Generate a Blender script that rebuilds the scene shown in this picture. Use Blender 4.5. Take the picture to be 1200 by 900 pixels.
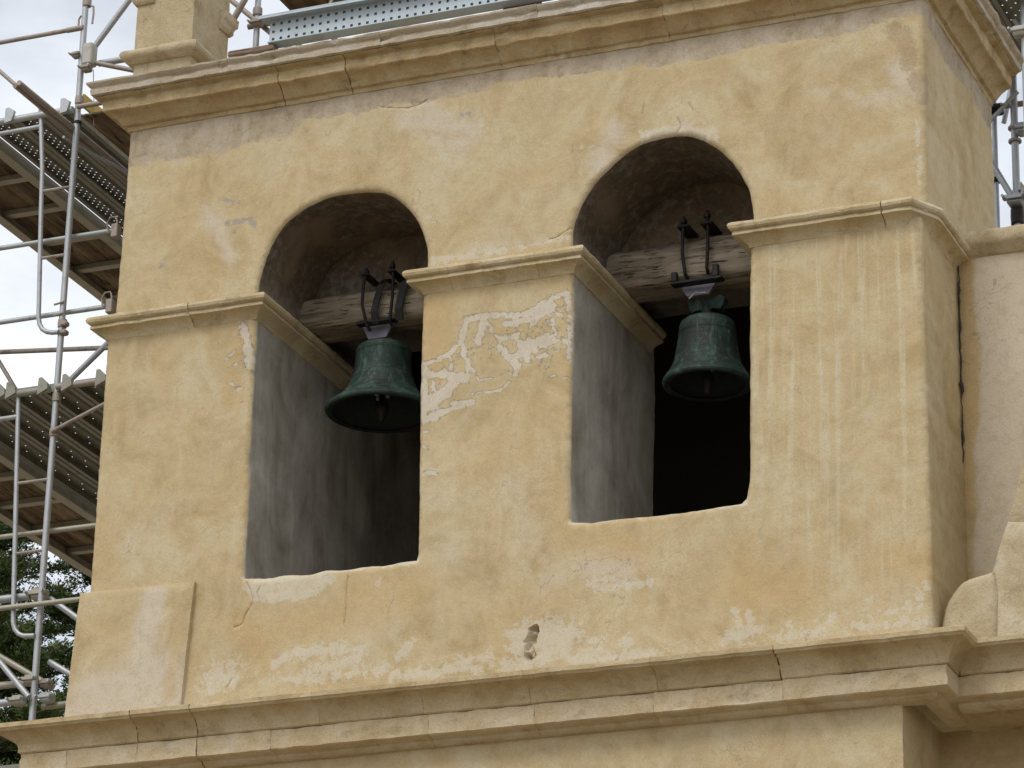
import bpy, bmesh, math, random
import numpy as np
from mathutils import Vector, Matrix, noise
from mathutils.geometry import delaunay_2d_cdt
for o in list(bpy.data.objects): bpy.data.objects.remove(o)
scene = bpy.context.scene
COL = scene.collection
# ------------------------------------------------------------------ camera
# metres; X along the tower front, Y into the building, Z up, Z=0 at the big string course
cd = bpy.data.cameras.new('camera'); cam = bpy.data.objects.new('camera', cd); COL.objects.link(cam)
right = Vector((0.92277064, 0.38461478, 0.02378692)); up = Vector((0.12325581, -0.35307483, 0.92744066)); fwd = Vector((-0.36510594, 0.85288313, 0.37321309))
m = Matrix.Identity(4)
for r in range(3): m[r][0] = right[r]; m[r][1] = up[r]; m[r][2] = -fwd[r]
m.translation = (11.9199, -20.5401, -6.8329)
cam.matrix_world = m
cd.sensor_width = 36; cd.lens = 125.92; cd.clip_end = 3000; cd.clip_start = .1
scene.camera = cam
# ------------------------------------------------------------------ sky and sun (thin bright overcast)
SUN_EL = math.radians(52); SUN_AZ = math.radians(-168)      # azimuth from +Y, clockwise towards +X: in front of the wall, to the left
w = bpy.data.worlds.new('World'); scene.world = w; w.use_nodes = True
nt = w.node_tree; nt.nodes.clear()
sk = nt.nodes.new('ShaderNodeTexSky'); sk.sky_type = 'NISHITA'; sk.sun_disc = False
sk.sun_elevation = SUN_EL; sk.sun_rotation = SUN_AZ; sk.air_density = 1.0; sk.dust_density = 3.0; sk.altitude = 20
tc = nt.nodes.new('ShaderNodeTexCoord')
mp = nt.nodes.new('ShaderNodeMapping'); mp.inputs['Scale'].default_value = (1.5, 1.5, 3.5)
nz = nt.nodes.new('ShaderNodeTexNoise'); nz.inputs['Scale'].default_value = 3.4; nz.inputs['Detail'].default_value = 7; nz.inputs['Roughness'].default_value = .55
rp = nt.nodes.new('ShaderNodeValToRGB'); rp.color_ramp.elements[0].position = .34; rp.color_ramp.elements[1].position = .60
rp.color_ramp.elements[0].color = (.50, .50, .50, 1); rp.color_ramp.elements[1].color = (.96, .96, .96, 1)
mx = nt.nodes.new('ShaderNodeMix'); mx.data_type = 'RGBA'
mx.inputs['B'].default_value = (10.2, 10.5, 10.9, 1)
bg = nt.nodes.new('ShaderNodeBackground'); bg.inputs['Strength'].default_value = .09
wo = nt.nodes.new('ShaderNodeOutputWorld')
L = nt.links.new
L(tc.outputs['Generated'], mp.inputs['Vector']); L(mp.outputs['Vector'], nz.inputs['Vector']); L(nz.outputs['Fac'], rp.inputs['Fac'])
L(rp.outputs['Color'], mx.inputs['Factor']); L(sk.outputs['Color'], mx.inputs['A']); L(mx.outputs['Result'], bg.inputs['Color']); L(bg.outputs['Background'], wo.inputs['Surface'])
sd = bpy.data.lights.new('sun', 'SUN'); sd.energy = 1.15; sd.angle = math.radians(22); sd.color = (1, .96, .9)
so = bpy.data.objects.new('sun', sd); COL.objects.link(so)
sdir = Vector((math.sin(SUN_AZ)*math.cos(SUN_EL), math.cos(SUN_AZ)*math.cos(SUN_EL), math.sin(SUN_EL)))
so.rotation_euler = (-sdir).to_track_quat('-Z', 'Y').to_euler(); so.location = (0, -30, 40)
scene.render.engine = 'CYCLES'
scene.view_settings.view_transform = 'Standard'; scene.view_settings.look = 'None'
scene.view_settings.exposure = 0.32; scene.view_settings.gamma = 1
scene.cycles.max_bounces = 6; scene.cycles.diffuse_bounces = 3; scene.cycles.glossy_bounces = 2; scene.cycles.transmission_bounces = 1
random.seed(7)
# ------------------------------------------------------------------ wear on the plaster, as places on the wall: (x0, z0, x1, z1, radius, weight)
M_PEEL = [(2.56,2.25,2.87,2.50,0.128,0.4), (2.87,2.46,3.49,2.60,0.160,0.42), (3.25,2.33,3.51,2.41,0.107,0.4), (2.93,2.62,3.04,2.48,0.013,0.9), (3.04,2.48,3.08,2.37,0.013,0.9), (2.81,2.34,2.88,2.21,0.013,0.85), (2.88,2.21,3.04,2.23,0.011,0.8), (3.41,2.61,3.43,2.47,0.013,0.9), (3.47,2.46,3.54,2.37,0.013,0.9), (2.54,2.25,2.56,2.13,0.015,0.9), (2.66,2.43,2.69,2.27,0.015,0.85), (2.45,2.38,2.64,2.43,0.019,1), (2.64,2.43,2.74,2.52,0.019,1), (2.74,2.52,2.78,2.68,0.026,1), (2.78,2.68,3.01,2.68,0.026,1), (2.90,2.64,2.87,2.50,0.030,1), (3.01,2.68,3.22,2.65,0.019,1), (3.22,2.65,3.40,2.74,0.030,1), (3.26,2.61,3.40,2.68,0.043,1), (3.40,2.74,3.51,2.77,0.019,1), (3.52,2.77,3.54,2.60,0.019,1), (3.54,2.60,3.54,2.29,0.017,1), (2.74,2.52,2.80,2.36,0.017,1), (2.80,2.36,2.80,2.26,0.017,1), (2.80,2.25,2.52,2.31,0.026,1), (2.47,2.35,2.49,1.99,0.034,1), (3.03,2.44,3.17,2.27,0.028,1), (3.04,2.50,3.16,2.50,0.021,1), (3.16,2.36,3.37,2.46,0.036,1), (3.24,2.45,3.23,2.33,0.032,1), (3.37,2.46,3.45,2.42,0.021,1), (3.18,2.44,3.29,2.38,0.030,1), (3.08,2.26,3.17,2.21,0.015,0.9), (3.33,2.40,3.41,2.43,0.026,0.9), (3.07,2.60,3.22,2.61,0.030,0.9), (3.43,2.63,3.49,2.58,0.017,0.8), (3.29,2.32,3.47,2.36,0.015,0.9), (3.42,2.18,3.55,2.13,0.011,0.8), (2.52,2.09,2.65,2.16,0.051,1), (2.65,2.18,2.70,2.23,0.038,1), (2.70,2.23,2.79,2.24,0.030,1), (2.69,2.07,2.84,2.07,0.019,1), (2.84,2.12,3.04,2.12,0.013,1), (3.04,2.12,3.11,2.18,0.011,1), (2.48,1.97,2.63,2.02,0.030,1), (2.63,2.02,2.84,2.05,0.013,1), (2.48,1.89,2.52,1.90,0.013,1), (2.49,1.80,2.53,1.76,0.013,0.9), (2.49,1.60,2.60,1.58,0.015,0.9), (3.37,2.23,3.41,2.30,0.013,0.8), (1.07,2.86,1.15,2.56,0.039,0.95), (0.96,2.56,1.11,2.61,0.012,0.9), (0.97,2.46,1.07,2.38,0.012,0.9), (1.02,2.38,1.12,2.42,0.012,0.9), (1.01,2.29,1.13,2.30,0.010,0.8), (0.93,2.62,1.03,2.70,0.010,0.8)]
M_WHITE = [(0.90,0.25,3.42,0.19,0.128,0.42), (3.42,0.19,5.97,0.14,0.102,0.42), (5.28,0.19,5.97,0.20,0.179,0.4), (2.82,4.12,3.72,3.77,0.256,0.3), (2.46,3.13,3.10,3.15,0.058,0.55), (1.24,0.93,1.80,0.91,0.058,1), (1.28,0.85,1.70,0.83,0.045,1), (1.18,0.99,2.48,0.97,0.021,0.95), (3.57,1.12,4.79,1.11,0.021,0.95), (0.96,0.27,1.12,0.32,0.128,0.75), (1.44,0.35,1.56,0.40,0.038,0.9), (1.62,0.41,1.94,0.42,0.058,0.85), (1.70,0.26,2.07,0.34,0.064,0.8), (1.51,0.22,2.26,0.23,0.045,0.75), (2.00,0.38,2.10,0.40,0.032,0.9), (2.37,0.31,2.44,0.39,0.045,0.85), (2.32,0.18,2.94,0.18,0.051,0.8), (2.81,0.24,3.00,0.25,0.058,0.75), (3.12,0.18,3.42,0.19,0.064,0.85), (3.23,0.34,3.47,0.37,0.109,1), (3.42,0.26,3.56,0.34,0.102,1), (3.50,0.37,3.55,0.22,0.077,0.9), (3.71,0.28,3.80,0.29,0.026,0.9), (3.63,0.16,3.77,0.22,0.051,0.9), (3.77,0.14,4.13,0.16,0.051,0.85), (3.95,0.23,3.98,0.25,0.058,0.85), (3.71,0.68,3.85,0.71,0.064,0.6), (3.77,0.64,4.13,0.64,0.038,0.85), (4.65,0.20,4.85,0.24,0.051,0.9), (4.74,0.27,4.71,0.39,0.026,0.9), (4.82,0.26,4.81,0.36,0.032,0.9), (4.99,0.17,5.28,0.18,0.038,0.85), (5.05,0.24,5.08,0.28,0.026,0.8), (5.33,0.25,5.36,0.30,0.032,0.85), (5.50,0.19,6.00,0.18,0.045,0.7), (5.56,0.22,5.61,0.38,0.045,0.6), (5.83,0.24,5.98,0.40,0.058,0.65), (5.72,0.28,5.95,0.29,0.051,0.6), (4.06,3.85,4.28,3.87,0.051,0.85), (4.28,3.87,4.52,3.80,0.058,0.85), (4.52,3.80,4.61,3.71,0.032,0.7), (3.66,3.56,3.72,3.65,0.058,0.5), (2.50,3.16,3.04,3.15,0.026,0.85), (3.04,3.15,3.48,3.17,0.016,0.7), (2.77,3.17,2.97,3.17,0.032,0.8), (2.17,0.81,2.20,0.86,0.032,0.6), (5.98,3.65,5.99,3.19,0.026,0.7), (3.45,3.16,3.53,3.18,0.026,0.9), (2.49,1.59,2.61,1.60,0.019,0.9)]
M_ORANGE = [(2.47,3.00,3.42,2.99,0.128,0.8), (2.51,2.81,2.55,2.42,0.160,0.85), (4.82,0.52,5.11,0.49,0.192,0.85), (4.76,0.76,4.82,0.35,0.128,0.7), (1.16,0.67,1.30,0.51,0.141,0.85), (1.28,0.90,1.07,1.05,0.128,0.5), (2.05,0.76,2.42,0.78,0.224,0.75), (1.49,0.61,1.93,0.65,0.160,0.6), (3.55,1.07,4.00,0.90,0.141,0.6), (3.17,0.52,3.12,0.18,0.256,0.45), (5.73,0.62,5.95,0.57,0.141,0.85), (5.62,0.58,5.73,0.48,0.115,0.6), (0.40,2.78,0.46,2.32,0.115,0.5), (1.04,2.79,1.00,2.31,0.090,0.7), (0.02,1.48,0.15,1.02,0.141,0.5), (3.45,1.44,3.49,1.08,0.077,0.5), (2.90,1.51,3.01,1.74,0.160,0.4), (1.35,4.50,1.88,4.54,0.160,0.25), (4.65,0.83,4.82,0.87,0.090,0.5), (3.79,1.13,4.12,1.12,0.090,0.5), (3.29,0.54,3.47,0.61,0.128,0.4)]
M_GREY = [(0.03,4.58,0.73,4.53,0.256,1.15), (0.73,4.53,1.28,4.56,0.230,1.15), (1.27,4.59,1.88,4.58,0.166,1.1), (1.88,4.59,2.81,4.57,0.166,1.1), (2.81,4.58,3.70,4.59,0.141,1.1), (3.70,4.59,4.64,4.55,0.166,1.1), (4.64,4.57,5.55,4.54,0.141,1.1), (5.55,4.57,6.06,4.56,0.128,1)]
M_TAN = [(5.84,4.34,5.92,4.23,0.058,1), (5.92,4.23,5.94,4.07,0.058,1), (5.99,3.94,6.03,3.83,0.058,1), (5.91,4.30,5.94,4.17,0.045,1)]
M_PALE = [(2.29,4.27,2.75,4.13,0.141,0.8), (2.42,4.38,2.69,4.01,0.115,0.7), (3.72,3.71,3.87,3.94,0.115,0.8), (0.74,3.79,0.93,3.42,0.102,0.7), (5.84,4.06,5.99,3.84,0.102,0.8), (5.60,3.84,5.90,3.89,0.090,0.6), (5.19,4.01,5.54,3.92,0.090,0.5), (5.30,3.71,5.42,3.56,0.090,0.5), (0.40,4.28,0.51,4.23,0.064,0.6), (3.14,1.48,3.41,0.73,0.192,0.5), (2.66,1.05,2.82,0.86,0.090,0.5), (2.40,1.51,2.79,1.04,0.128,0.3), (0.20,1.33,0.58,1.54,0.128,0.5), (0.71,2.67,0.94,2.25,0.160,0.4), (3.71,0.76,4.00,0.78,0.128,0.6), (2.85,3.20,3.35,3.19,0.064,0.5)]
M_BLUE = [(0.82,3.89,0.98,3.83,0.019,0.8), (0.88,3.68,1.02,3.69,0.022,0.9), (1.08,3.68,1.11,3.65,0.029,1), (0.94,3.61,0.96,3.60,0.016,0.8), (0.39,3.47,0.42,3.50,0.019,0.6), (0.36,3.40,0.40,3.44,0.013,0.7), (2.69,4.24,2.76,4.23,0.016,0.9), (2.58,4.41,2.61,4.43,0.013,0.7)]
M_STREAK = [(4.91,2.89,5.97,2.87,0.090,1), (4.94,2.58,5.99,2.49,0.288,1), (4.94,2.03,6.01,1.89,0.288,0.9), (5.05,1.48,6.00,1.36,0.288,0.7), (5.22,0.99,5.85,0.92,0.256,0.6), (5.39,0.63,5.73,0.59,0.160,0.5)]
M_HOLE = [(3.33,0.40,3.31,0.33,0.029,1), (3.29,0.32,3.31,0.23,0.032,0.8), (3.25,0.36,3.28,0.35,0.019,0.5)]
CRACKS = [[(4.293, 3.95), (4.318, 3.894), (4.3, 3.827)], [(2.022, 4.424), (2.089, 4.399), (2.289, 4.358), (2.367, 4.372), (2.425, 4.402)], [(1.19, 0.974), (1.232, 0.908), (1.257, 0.814), (1.223, 0.739), (1.182, 0.664), (1.131, 0.645)], [(1.302, 0.809), (1.292, 0.871), (1.315, 0.936)], [(1.966, 0.938), (1.961, 0.769), (1.956, 0.602)], [(4.056, 4.119), (4.038, 4.032)], [(4.41, 3.995), (4.372, 4.066)], [(1.098, 0.221), (1.128, 0.272)], [(3.384, 3.186), (3.446, 3.195), (3.526, 3.24)]]
OPEN_A = [(1.176, 0.994), (1.172, 1.16), (1.174, 1.469), (1.173, 1.719), (1.159, 1.846), (1.165, 1.971), (1.164, 2.225), (1.163, 2.48), (1.168, 2.737), (1.167, 2.866), (1.16, 3.115), (1.18, 3.243), (1.207, 3.357), (1.248, 3.463), (1.322, 3.583), (1.405, 3.657), (1.502, 3.714), (1.594, 3.746), (1.692, 3.771), (1.798, 3.774), (1.904, 3.77), (2.01, 3.76), (2.096, 3.743), (2.17, 3.706), (2.238, 3.652), (2.305, 3.583), (2.367, 3.495), (2.409, 3.411), (2.438, 3.329), (2.461, 3.228), (2.464, 3.131), (2.447, 2.91), (2.442, 2.687), (2.445, 2.246), (2.455, 1.809), (2.467, 1.318), (2.471, 1.027), (2.46, 0.98), (2.354, 0.979), (2.229, 0.969), (2.103, 0.977), (1.946, 0.97), (1.786, 0.982), (1.66, 0.965), (1.499, 0.983), (1.338, 0.976)]
OPEN_B = [(3.567, 1.123), (3.555, 1.43), (3.556, 1.671), (3.554, 2.098), (3.558, 2.531), (3.553, 2.844), (3.541, 3.13), (3.545, 3.237), (3.58, 3.359), (3.647, 3.49), (3.732, 3.592), (3.856, 3.7), (3.997, 3.786), (4.14, 3.815), (4.275, 3.818), (4.386, 3.8), (4.484, 3.752), (4.595, 3.663), (4.692, 3.552), (4.764, 3.427), (4.807, 3.32), (4.83, 3.197), (4.836, 3.121), (4.824, 2.968), (4.812, 2.599), (4.811, 2.112), (4.811, 1.632), (4.808, 1.278), (4.787, 1.145), (4.752, 1.114), (4.647, 1.109), (4.472, 1.1), (4.295, 1.098), (4.148, 1.097), (3.999, 1.103), (3.82, 1.106), (3.7, 1.102)]
# ------------------------------------------------------------------ helpers
def tag(o, label, cat, group=None):
    o['label'] = label; o['category'] = cat
    if group: o['group'] = group
    return o
def struct(o): o['kind'] = 'structure'; return o
def empty(name, loc=(0, 0, 0), parent=None):
    o = bpy.data.objects.new(name, None); COL.objects.link(o); o.location = loc; o.empty_display_size = .1
    if parent: put(o, parent)
    return o
def put(o, parent):
    o.parent = parent
    o.matrix_parent_inverse = Matrix.Translation(-Vector(parent.location))   # locations stay world locations
def fn(p, s): return noise.noise(Vector((p[0]*s, p[1]*s, p[2]*s)))
class MB:
    def __init__(self): self.v = []; self.f = []; self.mi = []
    def add(self, vs, fs, mi=0):
        b = len(self.v); self.v += [tuple(x) for x in vs]; self.f += [tuple(b+i for i in f) for f in fs]; self.mi += [mi]*len(fs); return b
    def box(self, lo, hi, bev=.0, mi=0, rot=None, at=None):
        lo = Vector(lo); hi = Vector(hi); c = (lo+hi)/2; h = (hi-lo)/2; b = min(bev, h.x*.9, h.y*.9, h.z*.9)
        vs = []; fs = []
        if b <= 0:
            vs = [Vector((sx*h.x, sy*h.y, sz*h.z)) for sx in (-1, 1) for sy in (-1, 1) for sz in (-1, 1)]
            fs = [(0,1,3,2),(4,6,7,5),(0,4,5,1),(2,3,7,6),(0,2,6,4),(1,5,7,3)]
        else:
            bm = bmesh.new(); bmesh.ops.create_cube(bm, size=1)
            for q in bm.verts: q.co = Vector((q.co.x*2*h.x, q.co.y*2*h.y, q.co.z*2*h.z))
            bmesh.ops.bevel(bm, geom=bm.edges[:], offset=b, segments=1, affect='EDGES')
            bm.verts.index_update(); vs = [q.co.copy() for q in bm.verts]; fs = [[q.index for q in f.verts] for f in bm.faces]; bm.free()
        if rot: vs = [rot @ q for q in vs]
        self.add([q+c for q in vs], fs, mi)
    def tube(self, pts, r, n=10, mi=0, cap=True, rr=None, jit=0):
        pts = [Vector(p) for p in pts]; rings = []; prev = None
        for i, p in enumerate(pts):
            d = (pts[min(i+1, len(pts)-1)]-pts[max(i-1, 0)]).normalized()
            if prev is None:
                a = d.cross(Vector((0, 0, 1)) if abs(d.z) < .9 else Vector((1, 0, 0))).normalized()
            else:
                a = (prev-d*prev.dot(d)).normalized()
            prev = a; b = d.cross(a); R = rr[i] if rr else r
            rings.append([p+(a*math.cos(t)+b*math.sin(t))*R*(1+jit*noise.noise(p*9+a*math.cos(t)*3+b*math.sin(t)*3)) for t in [2*math.pi*k/n for k in range(n)]])
        vs = [q for rg in rings for q in rg]; fs = []
        for i in range(len(pts)-1):
            for k in range(n): fs.append((i*n+k, i*n+(k+1) % n, (i+1)*n+(k+1) % n, (i+1)*n+k))
        if cap: fs.append(tuple(range(n))[::-1]); fs.append(tuple((len(pts)-1)*n+k for k in range(n)))
        self.add(vs, fs, mi)
    def lathe(self, prof, c, n=48, mi=0, rot=None):
        vs = []; fs = []; m_ = len(prof)
        for k in range(n):
            a = 2*math.pi*k/n
            for r, z in prof: vs.append(Vector((r*math.cos(a), r*math.sin(a), z)))
        for k in range(n):
            for i in range(m_-1): fs.append((k*m_+i, ((k+1) % n)*m_+i, ((k+1) % n)*m_+i+1, k*m_+i+1))
        if rot: vs = [rot @ q for q in vs]
        self.add([q+Vector(c) for q in vs], fs, mi)
    def prism(self, poly, axis, a, b, mi=0):
        # poly: 2D points; axis 'y' -> (x,z) polygon extruded along y
        def mk(p, t): return {'y': (p[0], t, p[1]), 'x': (t, p[0], p[1]), 'z': (p[0], p[1], t)}[axis]
        n = len(poly); vs = [mk(p, a) for p in poly]+[mk(p, b) for p in poly]
        fs = [tuple(range(n)), tuple(range(2*n-1, n-1, -1))]+[(i, n+i, n+(i+1) % n, (i+1) % n) for i in range(n)]
        self.add(vs, fs, mi)
    def rough(self, amp, s, axes=(1, 1, 1)):
        for i, p in enumerate(self.v):
            self.v[i] = (p[0]+amp*axes[0]*fn((p[0]+7, p[1], p[2]), s), p[1]+amp*axes[1]*fn((p[0], p[1]+31, p[2]), s), p[2]+amp*axes[2]*fn((p[0], p[1], p[2]+57), s))
    def build(self, name, mats, parent=None, smooth=None, origin=None):
        me = bpy.data.meshes.new(name); off = Vector(origin or (0, 0, 0))
        me.from_pydata([tuple(Vector(q)-off) for q in self.v], [], self.f)
        if not isinstance(mats, (list, tuple)): mats = [mats]
        for q in mats: me.materials.append(q)
        if any(self.mi): me.polygons.foreach_set('material_index', self.mi)
        bm = bmesh.new(); bm.from_mesh(me); bmesh.ops.recalc_face_normals(bm, faces=bm.faces[:]); bm.to_mesh(me); bm.free()
        if smooth is not None:
            me.polygons.foreach_set('use_smooth', [True]*len(me.polygons)); me.set_sharp_from_angle(angle=math.radians(smooth))
        o = bpy.data.objects.new(name, me); COL.objects.link(o); o.location = off
        if parent: put(o, parent)
        return o
def dense(prof, step):
    out = [prof[0]]
    for a, b in zip(prof[:-1], prof[1:]):
        d = math.hypot(b[0]-a[0], b[1]-a[1]); n = max(1, int(math.ceil(d/step)))
        for k in range(1, n+1): out.append((a[0]+(b[0]-a[0])*k/n, a[1]+(b[1]-a[1])*k/n))
    return out
def make_path(pts):
    # polyline in plan, outward side on the RIGHT of travel; returns sampler s -> (base, offset vector)
    P = [Vector(p) for p in pts]; seg = [(b-a) for a, b in zip(P[:-1], P[1:])]; ln = [s.length for s in seg]
    nr = [Vector((s.y, -s.x)).normalized() for s in seg]; cum = [0]
    for l_ in ln: cum.append(cum[-1]+l_)
    vo = []
    for i in range(len(P)):
        if i == 0: vo.append(nr[0])
        elif i == len(P)-1: vo.append(nr[-1])
        else:
            q = (nr[i-1]+nr[i]).normalized(); vo.append(q/max(.3, q.dot(nr[i])))
    return P, nr, cum, vo
def sweep(prof, path, s0, s1, step=.045, amp=.004, freq=9, jag=.004, gap=.003, cell=.022):
    P, nr, cum, vo = path; pr = dense(prof, cell); m_ = len(pr); mb = MB()
    g0, g1 = gap if isinstance(gap, tuple) else (gap, gap); s0 += g0; s1 -= g1; ss = [s0]
    cuts = [c for c in cum if s0+.01 < c < s1-.01]+[s1]
    for c in cuts:
        n = max(1, int(math.ceil((c-ss[-1])/step))); a = ss[-1]
        ss += [a+(c-a)*k/n for k in range(1, n+1)]
    vs = []; sd = random.random()*50
    for j, s in enumerate(ss):
        i = max(k for k in range(len(cum)-1) if cum[k] <= s+1e-6); t = (s-cum[i])/max(1e-9, cum[i+1]-cum[i])
        base = P[i].lerp(P[i+1], t)
        off = vo[i] if t < 1e-4 else (vo[i+1] if t > 1-1e-4 else nr[i])
        tang = (P[i+1]-P[i]).normalized()
        for k, (o, z) in enumerate(pr):
            q = base+off*o; p3 = (q.x, q.y, z)
            e = amp*noise.noise(Vector((p3[0]*freq+sd, p3[1]*freq, z*freq)))+amp*.6*noise.noise(Vector((p3[0]*freq*3, p3[1]*freq*3+sd, z*freq*3)))
            chip = (max(0, noise.noise(Vector((p3[0]*4+sd*3, p3[1]*4, z*14)))-.36)*amp*9+max(0, noise.noise(Vector((p3[0]*17+sd, p3[1]*17, z*17)))-.40)*amp*7) if o > .02 else 0
            q = q+off*(e-chip)
            if j in (0, len(ss)-1): q = q+tang*min(jag, 2.2*(g0 if j == 0 else g1))*noise.noise(Vector((sd*7+j, k*.9, 0)))*1.5
            vs.append((q.x, q.y, z+e*.6))
    fs = [(j*m_+k, (j+1)*m_+k, (j+1)*m_+k+1, j*m_+k+1) for j in range(len(ss)-1) for k in range(m_-1)]
    fs += [(j*m_+m_-1, (j+1)*m_+m_-1, (j+1)*m_, j*m_) for j in range(len(ss)-1)]
    fs += [tuple(range(m_)), tuple((len(ss)-1)*m_+k for k in range(m_))]
    mb.add(vs, fs); return mb
def mask(px, pz, caps):
    out = np.zeros(len(px))
    for x0, z0, x1, z1, r, wt in caps:
        dx, dz = x1-x0, z1-z0; L2 = dx*dx+dz*dz+1e-12
        t = np.clip(((px-x0)*dx+(pz-z0)*dz)/L2, 0, 1)
        d = np.hypot(px-x0-t*dx, pz-z0-t*dz)
        out = np.maximum(out, wt*np.clip(1-d/(2*r), 0, 1))
    return out
# ------------------------------------------------------------------ materials
class N:
    def __init__(s, name):
        s.m = bpy.data.materials.new(name); s.m.use_nodes = True; s.t = s.m.node_tree; s.t.nodes.clear()
        s.out = s.t.nodes.new('ShaderNodeOutputMaterial'); s.b = s.t.nodes.new('ShaderNodeBsdfPrincipled'); s.t.links.new(s.b.outputs[0], s.out.inputs[0])
        s.geo = s.t.nodes.new('ShaderNodeTexCoord'); s.P = s.geo.outputs['Object']
    def link(s, a, b):
        if isinstance(a, (int, float)): b.default_value = a
        elif isinstance(a, tuple): b.default_value = a if len(a) == 4 else a+(1,)
        else: s.t.links.new(a, b)
    def world(s):
        g = s.t.nodes.new('ShaderNodeNewGeometry'); s.P = g.outputs['Position']; return s
    def map(s, sc, loc=(0, 0, 0)):
        n = s.t.nodes.new('ShaderNodeMapping'); n.inputs['Scale'].default_value = sc; n.inputs['Location'].default_value = loc; s.link(s.P, n.inputs['Vector']); return n.outputs[0]
    def noise(s, sc, det=5, rough=.55, vec=None, dist=0):
        n = s.t.nodes.new('ShaderNodeTexNoise'); n.inputs['Scale'].default_value = sc; n.inputs['Detail'].default_value = det; n.inputs['Roughness'].default_value = rough; n.inputs['Distortion'].default_value = dist
        s.link(vec or s.P, n.inputs['Vector']); return n.outputs['Fac']
    def voro(s, sc, feat='DISTANCE_TO_EDGE', vec=None):
        n = s.t.nodes.new('ShaderNodeTexVoronoi'); n.feature = feat; n.inputs['Scale'].default_value = sc; s.link(vec or s.P, n.inputs['Vector']); return n.outputs['Distance']
    def math(s, op, a, b=0, c=None):
        n = s.t.nodes.new('ShaderNodeMath'); n.operation = op; s.link(a, n.inputs[0]); s.link(b, n.inputs[1])
        if c is not None: s.link(c, n.inputs[2])
        return n.outputs[0]
    def step(s, v, lo, hi, a=0., b=1.):
        n = s.t.nodes.new('ShaderNodeMapRange'); n.interpolation_type = 'SMOOTHSTEP'; s.link(v, n.inputs['Value'])
        n.inputs['From Min'].default_value = lo; n.inputs['From Max'].default_value = hi; n.inputs['To Min'].default_value = a; n.inputs['To Max'].default_value = b; return n.outputs[0]
    def attr(s, name):
        n = s.t.nodes.new('ShaderNodeAttribute'); n.attribute_name = name; return n.outputs['Fac']
    def rand(s):
        n = s.t.nodes.new('ShaderNodeObjectInfo'); return n.outputs['Random']
    def ramp(s, v, *stops):
        n = s.t.nodes.new('ShaderNodeValToRGB'); e = n.color_ramp.elements
        while len(e) < len(stops): e.new(.5)
        for q, (p, c) in zip(e, stops): q.position = p; q.color = c if len(c) == 4 else c+(1,)
        s.link(v, n.inputs['Fac']); return n.outputs['Color']
    def mix(s, f, a, b, mode='MIX'):
        n = s.t.nodes.new('ShaderNodeMix'); n.data_type = 'RGBA'; n.blend_type = mode; s.link(f, n.inputs['Factor']); s.link(a, n.inputs['A']); s.link(b, n.inputs['B']); return n.outputs['Result']
    def bump(s, h, dist, strength=1., prev=None):
        n = s.t.nodes.new('ShaderNodeBump'); n.inputs['Distance'].default_value = dist; n.inputs['Strength'].default_value = strength; s.link(h, n.inputs['Height'])
        if prev: s.link(prev, n.inputs['Normal'])
        return n.outputs[0]
    def done(s, col, rough=.9, normal=None, metal=0., spec=.25):
        s.link(col, s.b.inputs['Base Color']); s.link(rough, s.b.inputs['Roughness']); s.link(metal, s.b.inputs['Metallic']); s.b.inputs['Specular IOR Level'].default_value = spec
        if normal: s.link(normal, s.b.inputs['Normal'])
        return s.m
def edge(n, a, nzv, amp, lo=.44, hi=.56):
    return n.step(n.math('ADD', a, n.math('MULTIPLY', n.math('SUBTRACT', nzv, .5), amp)), lo, hi)
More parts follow.
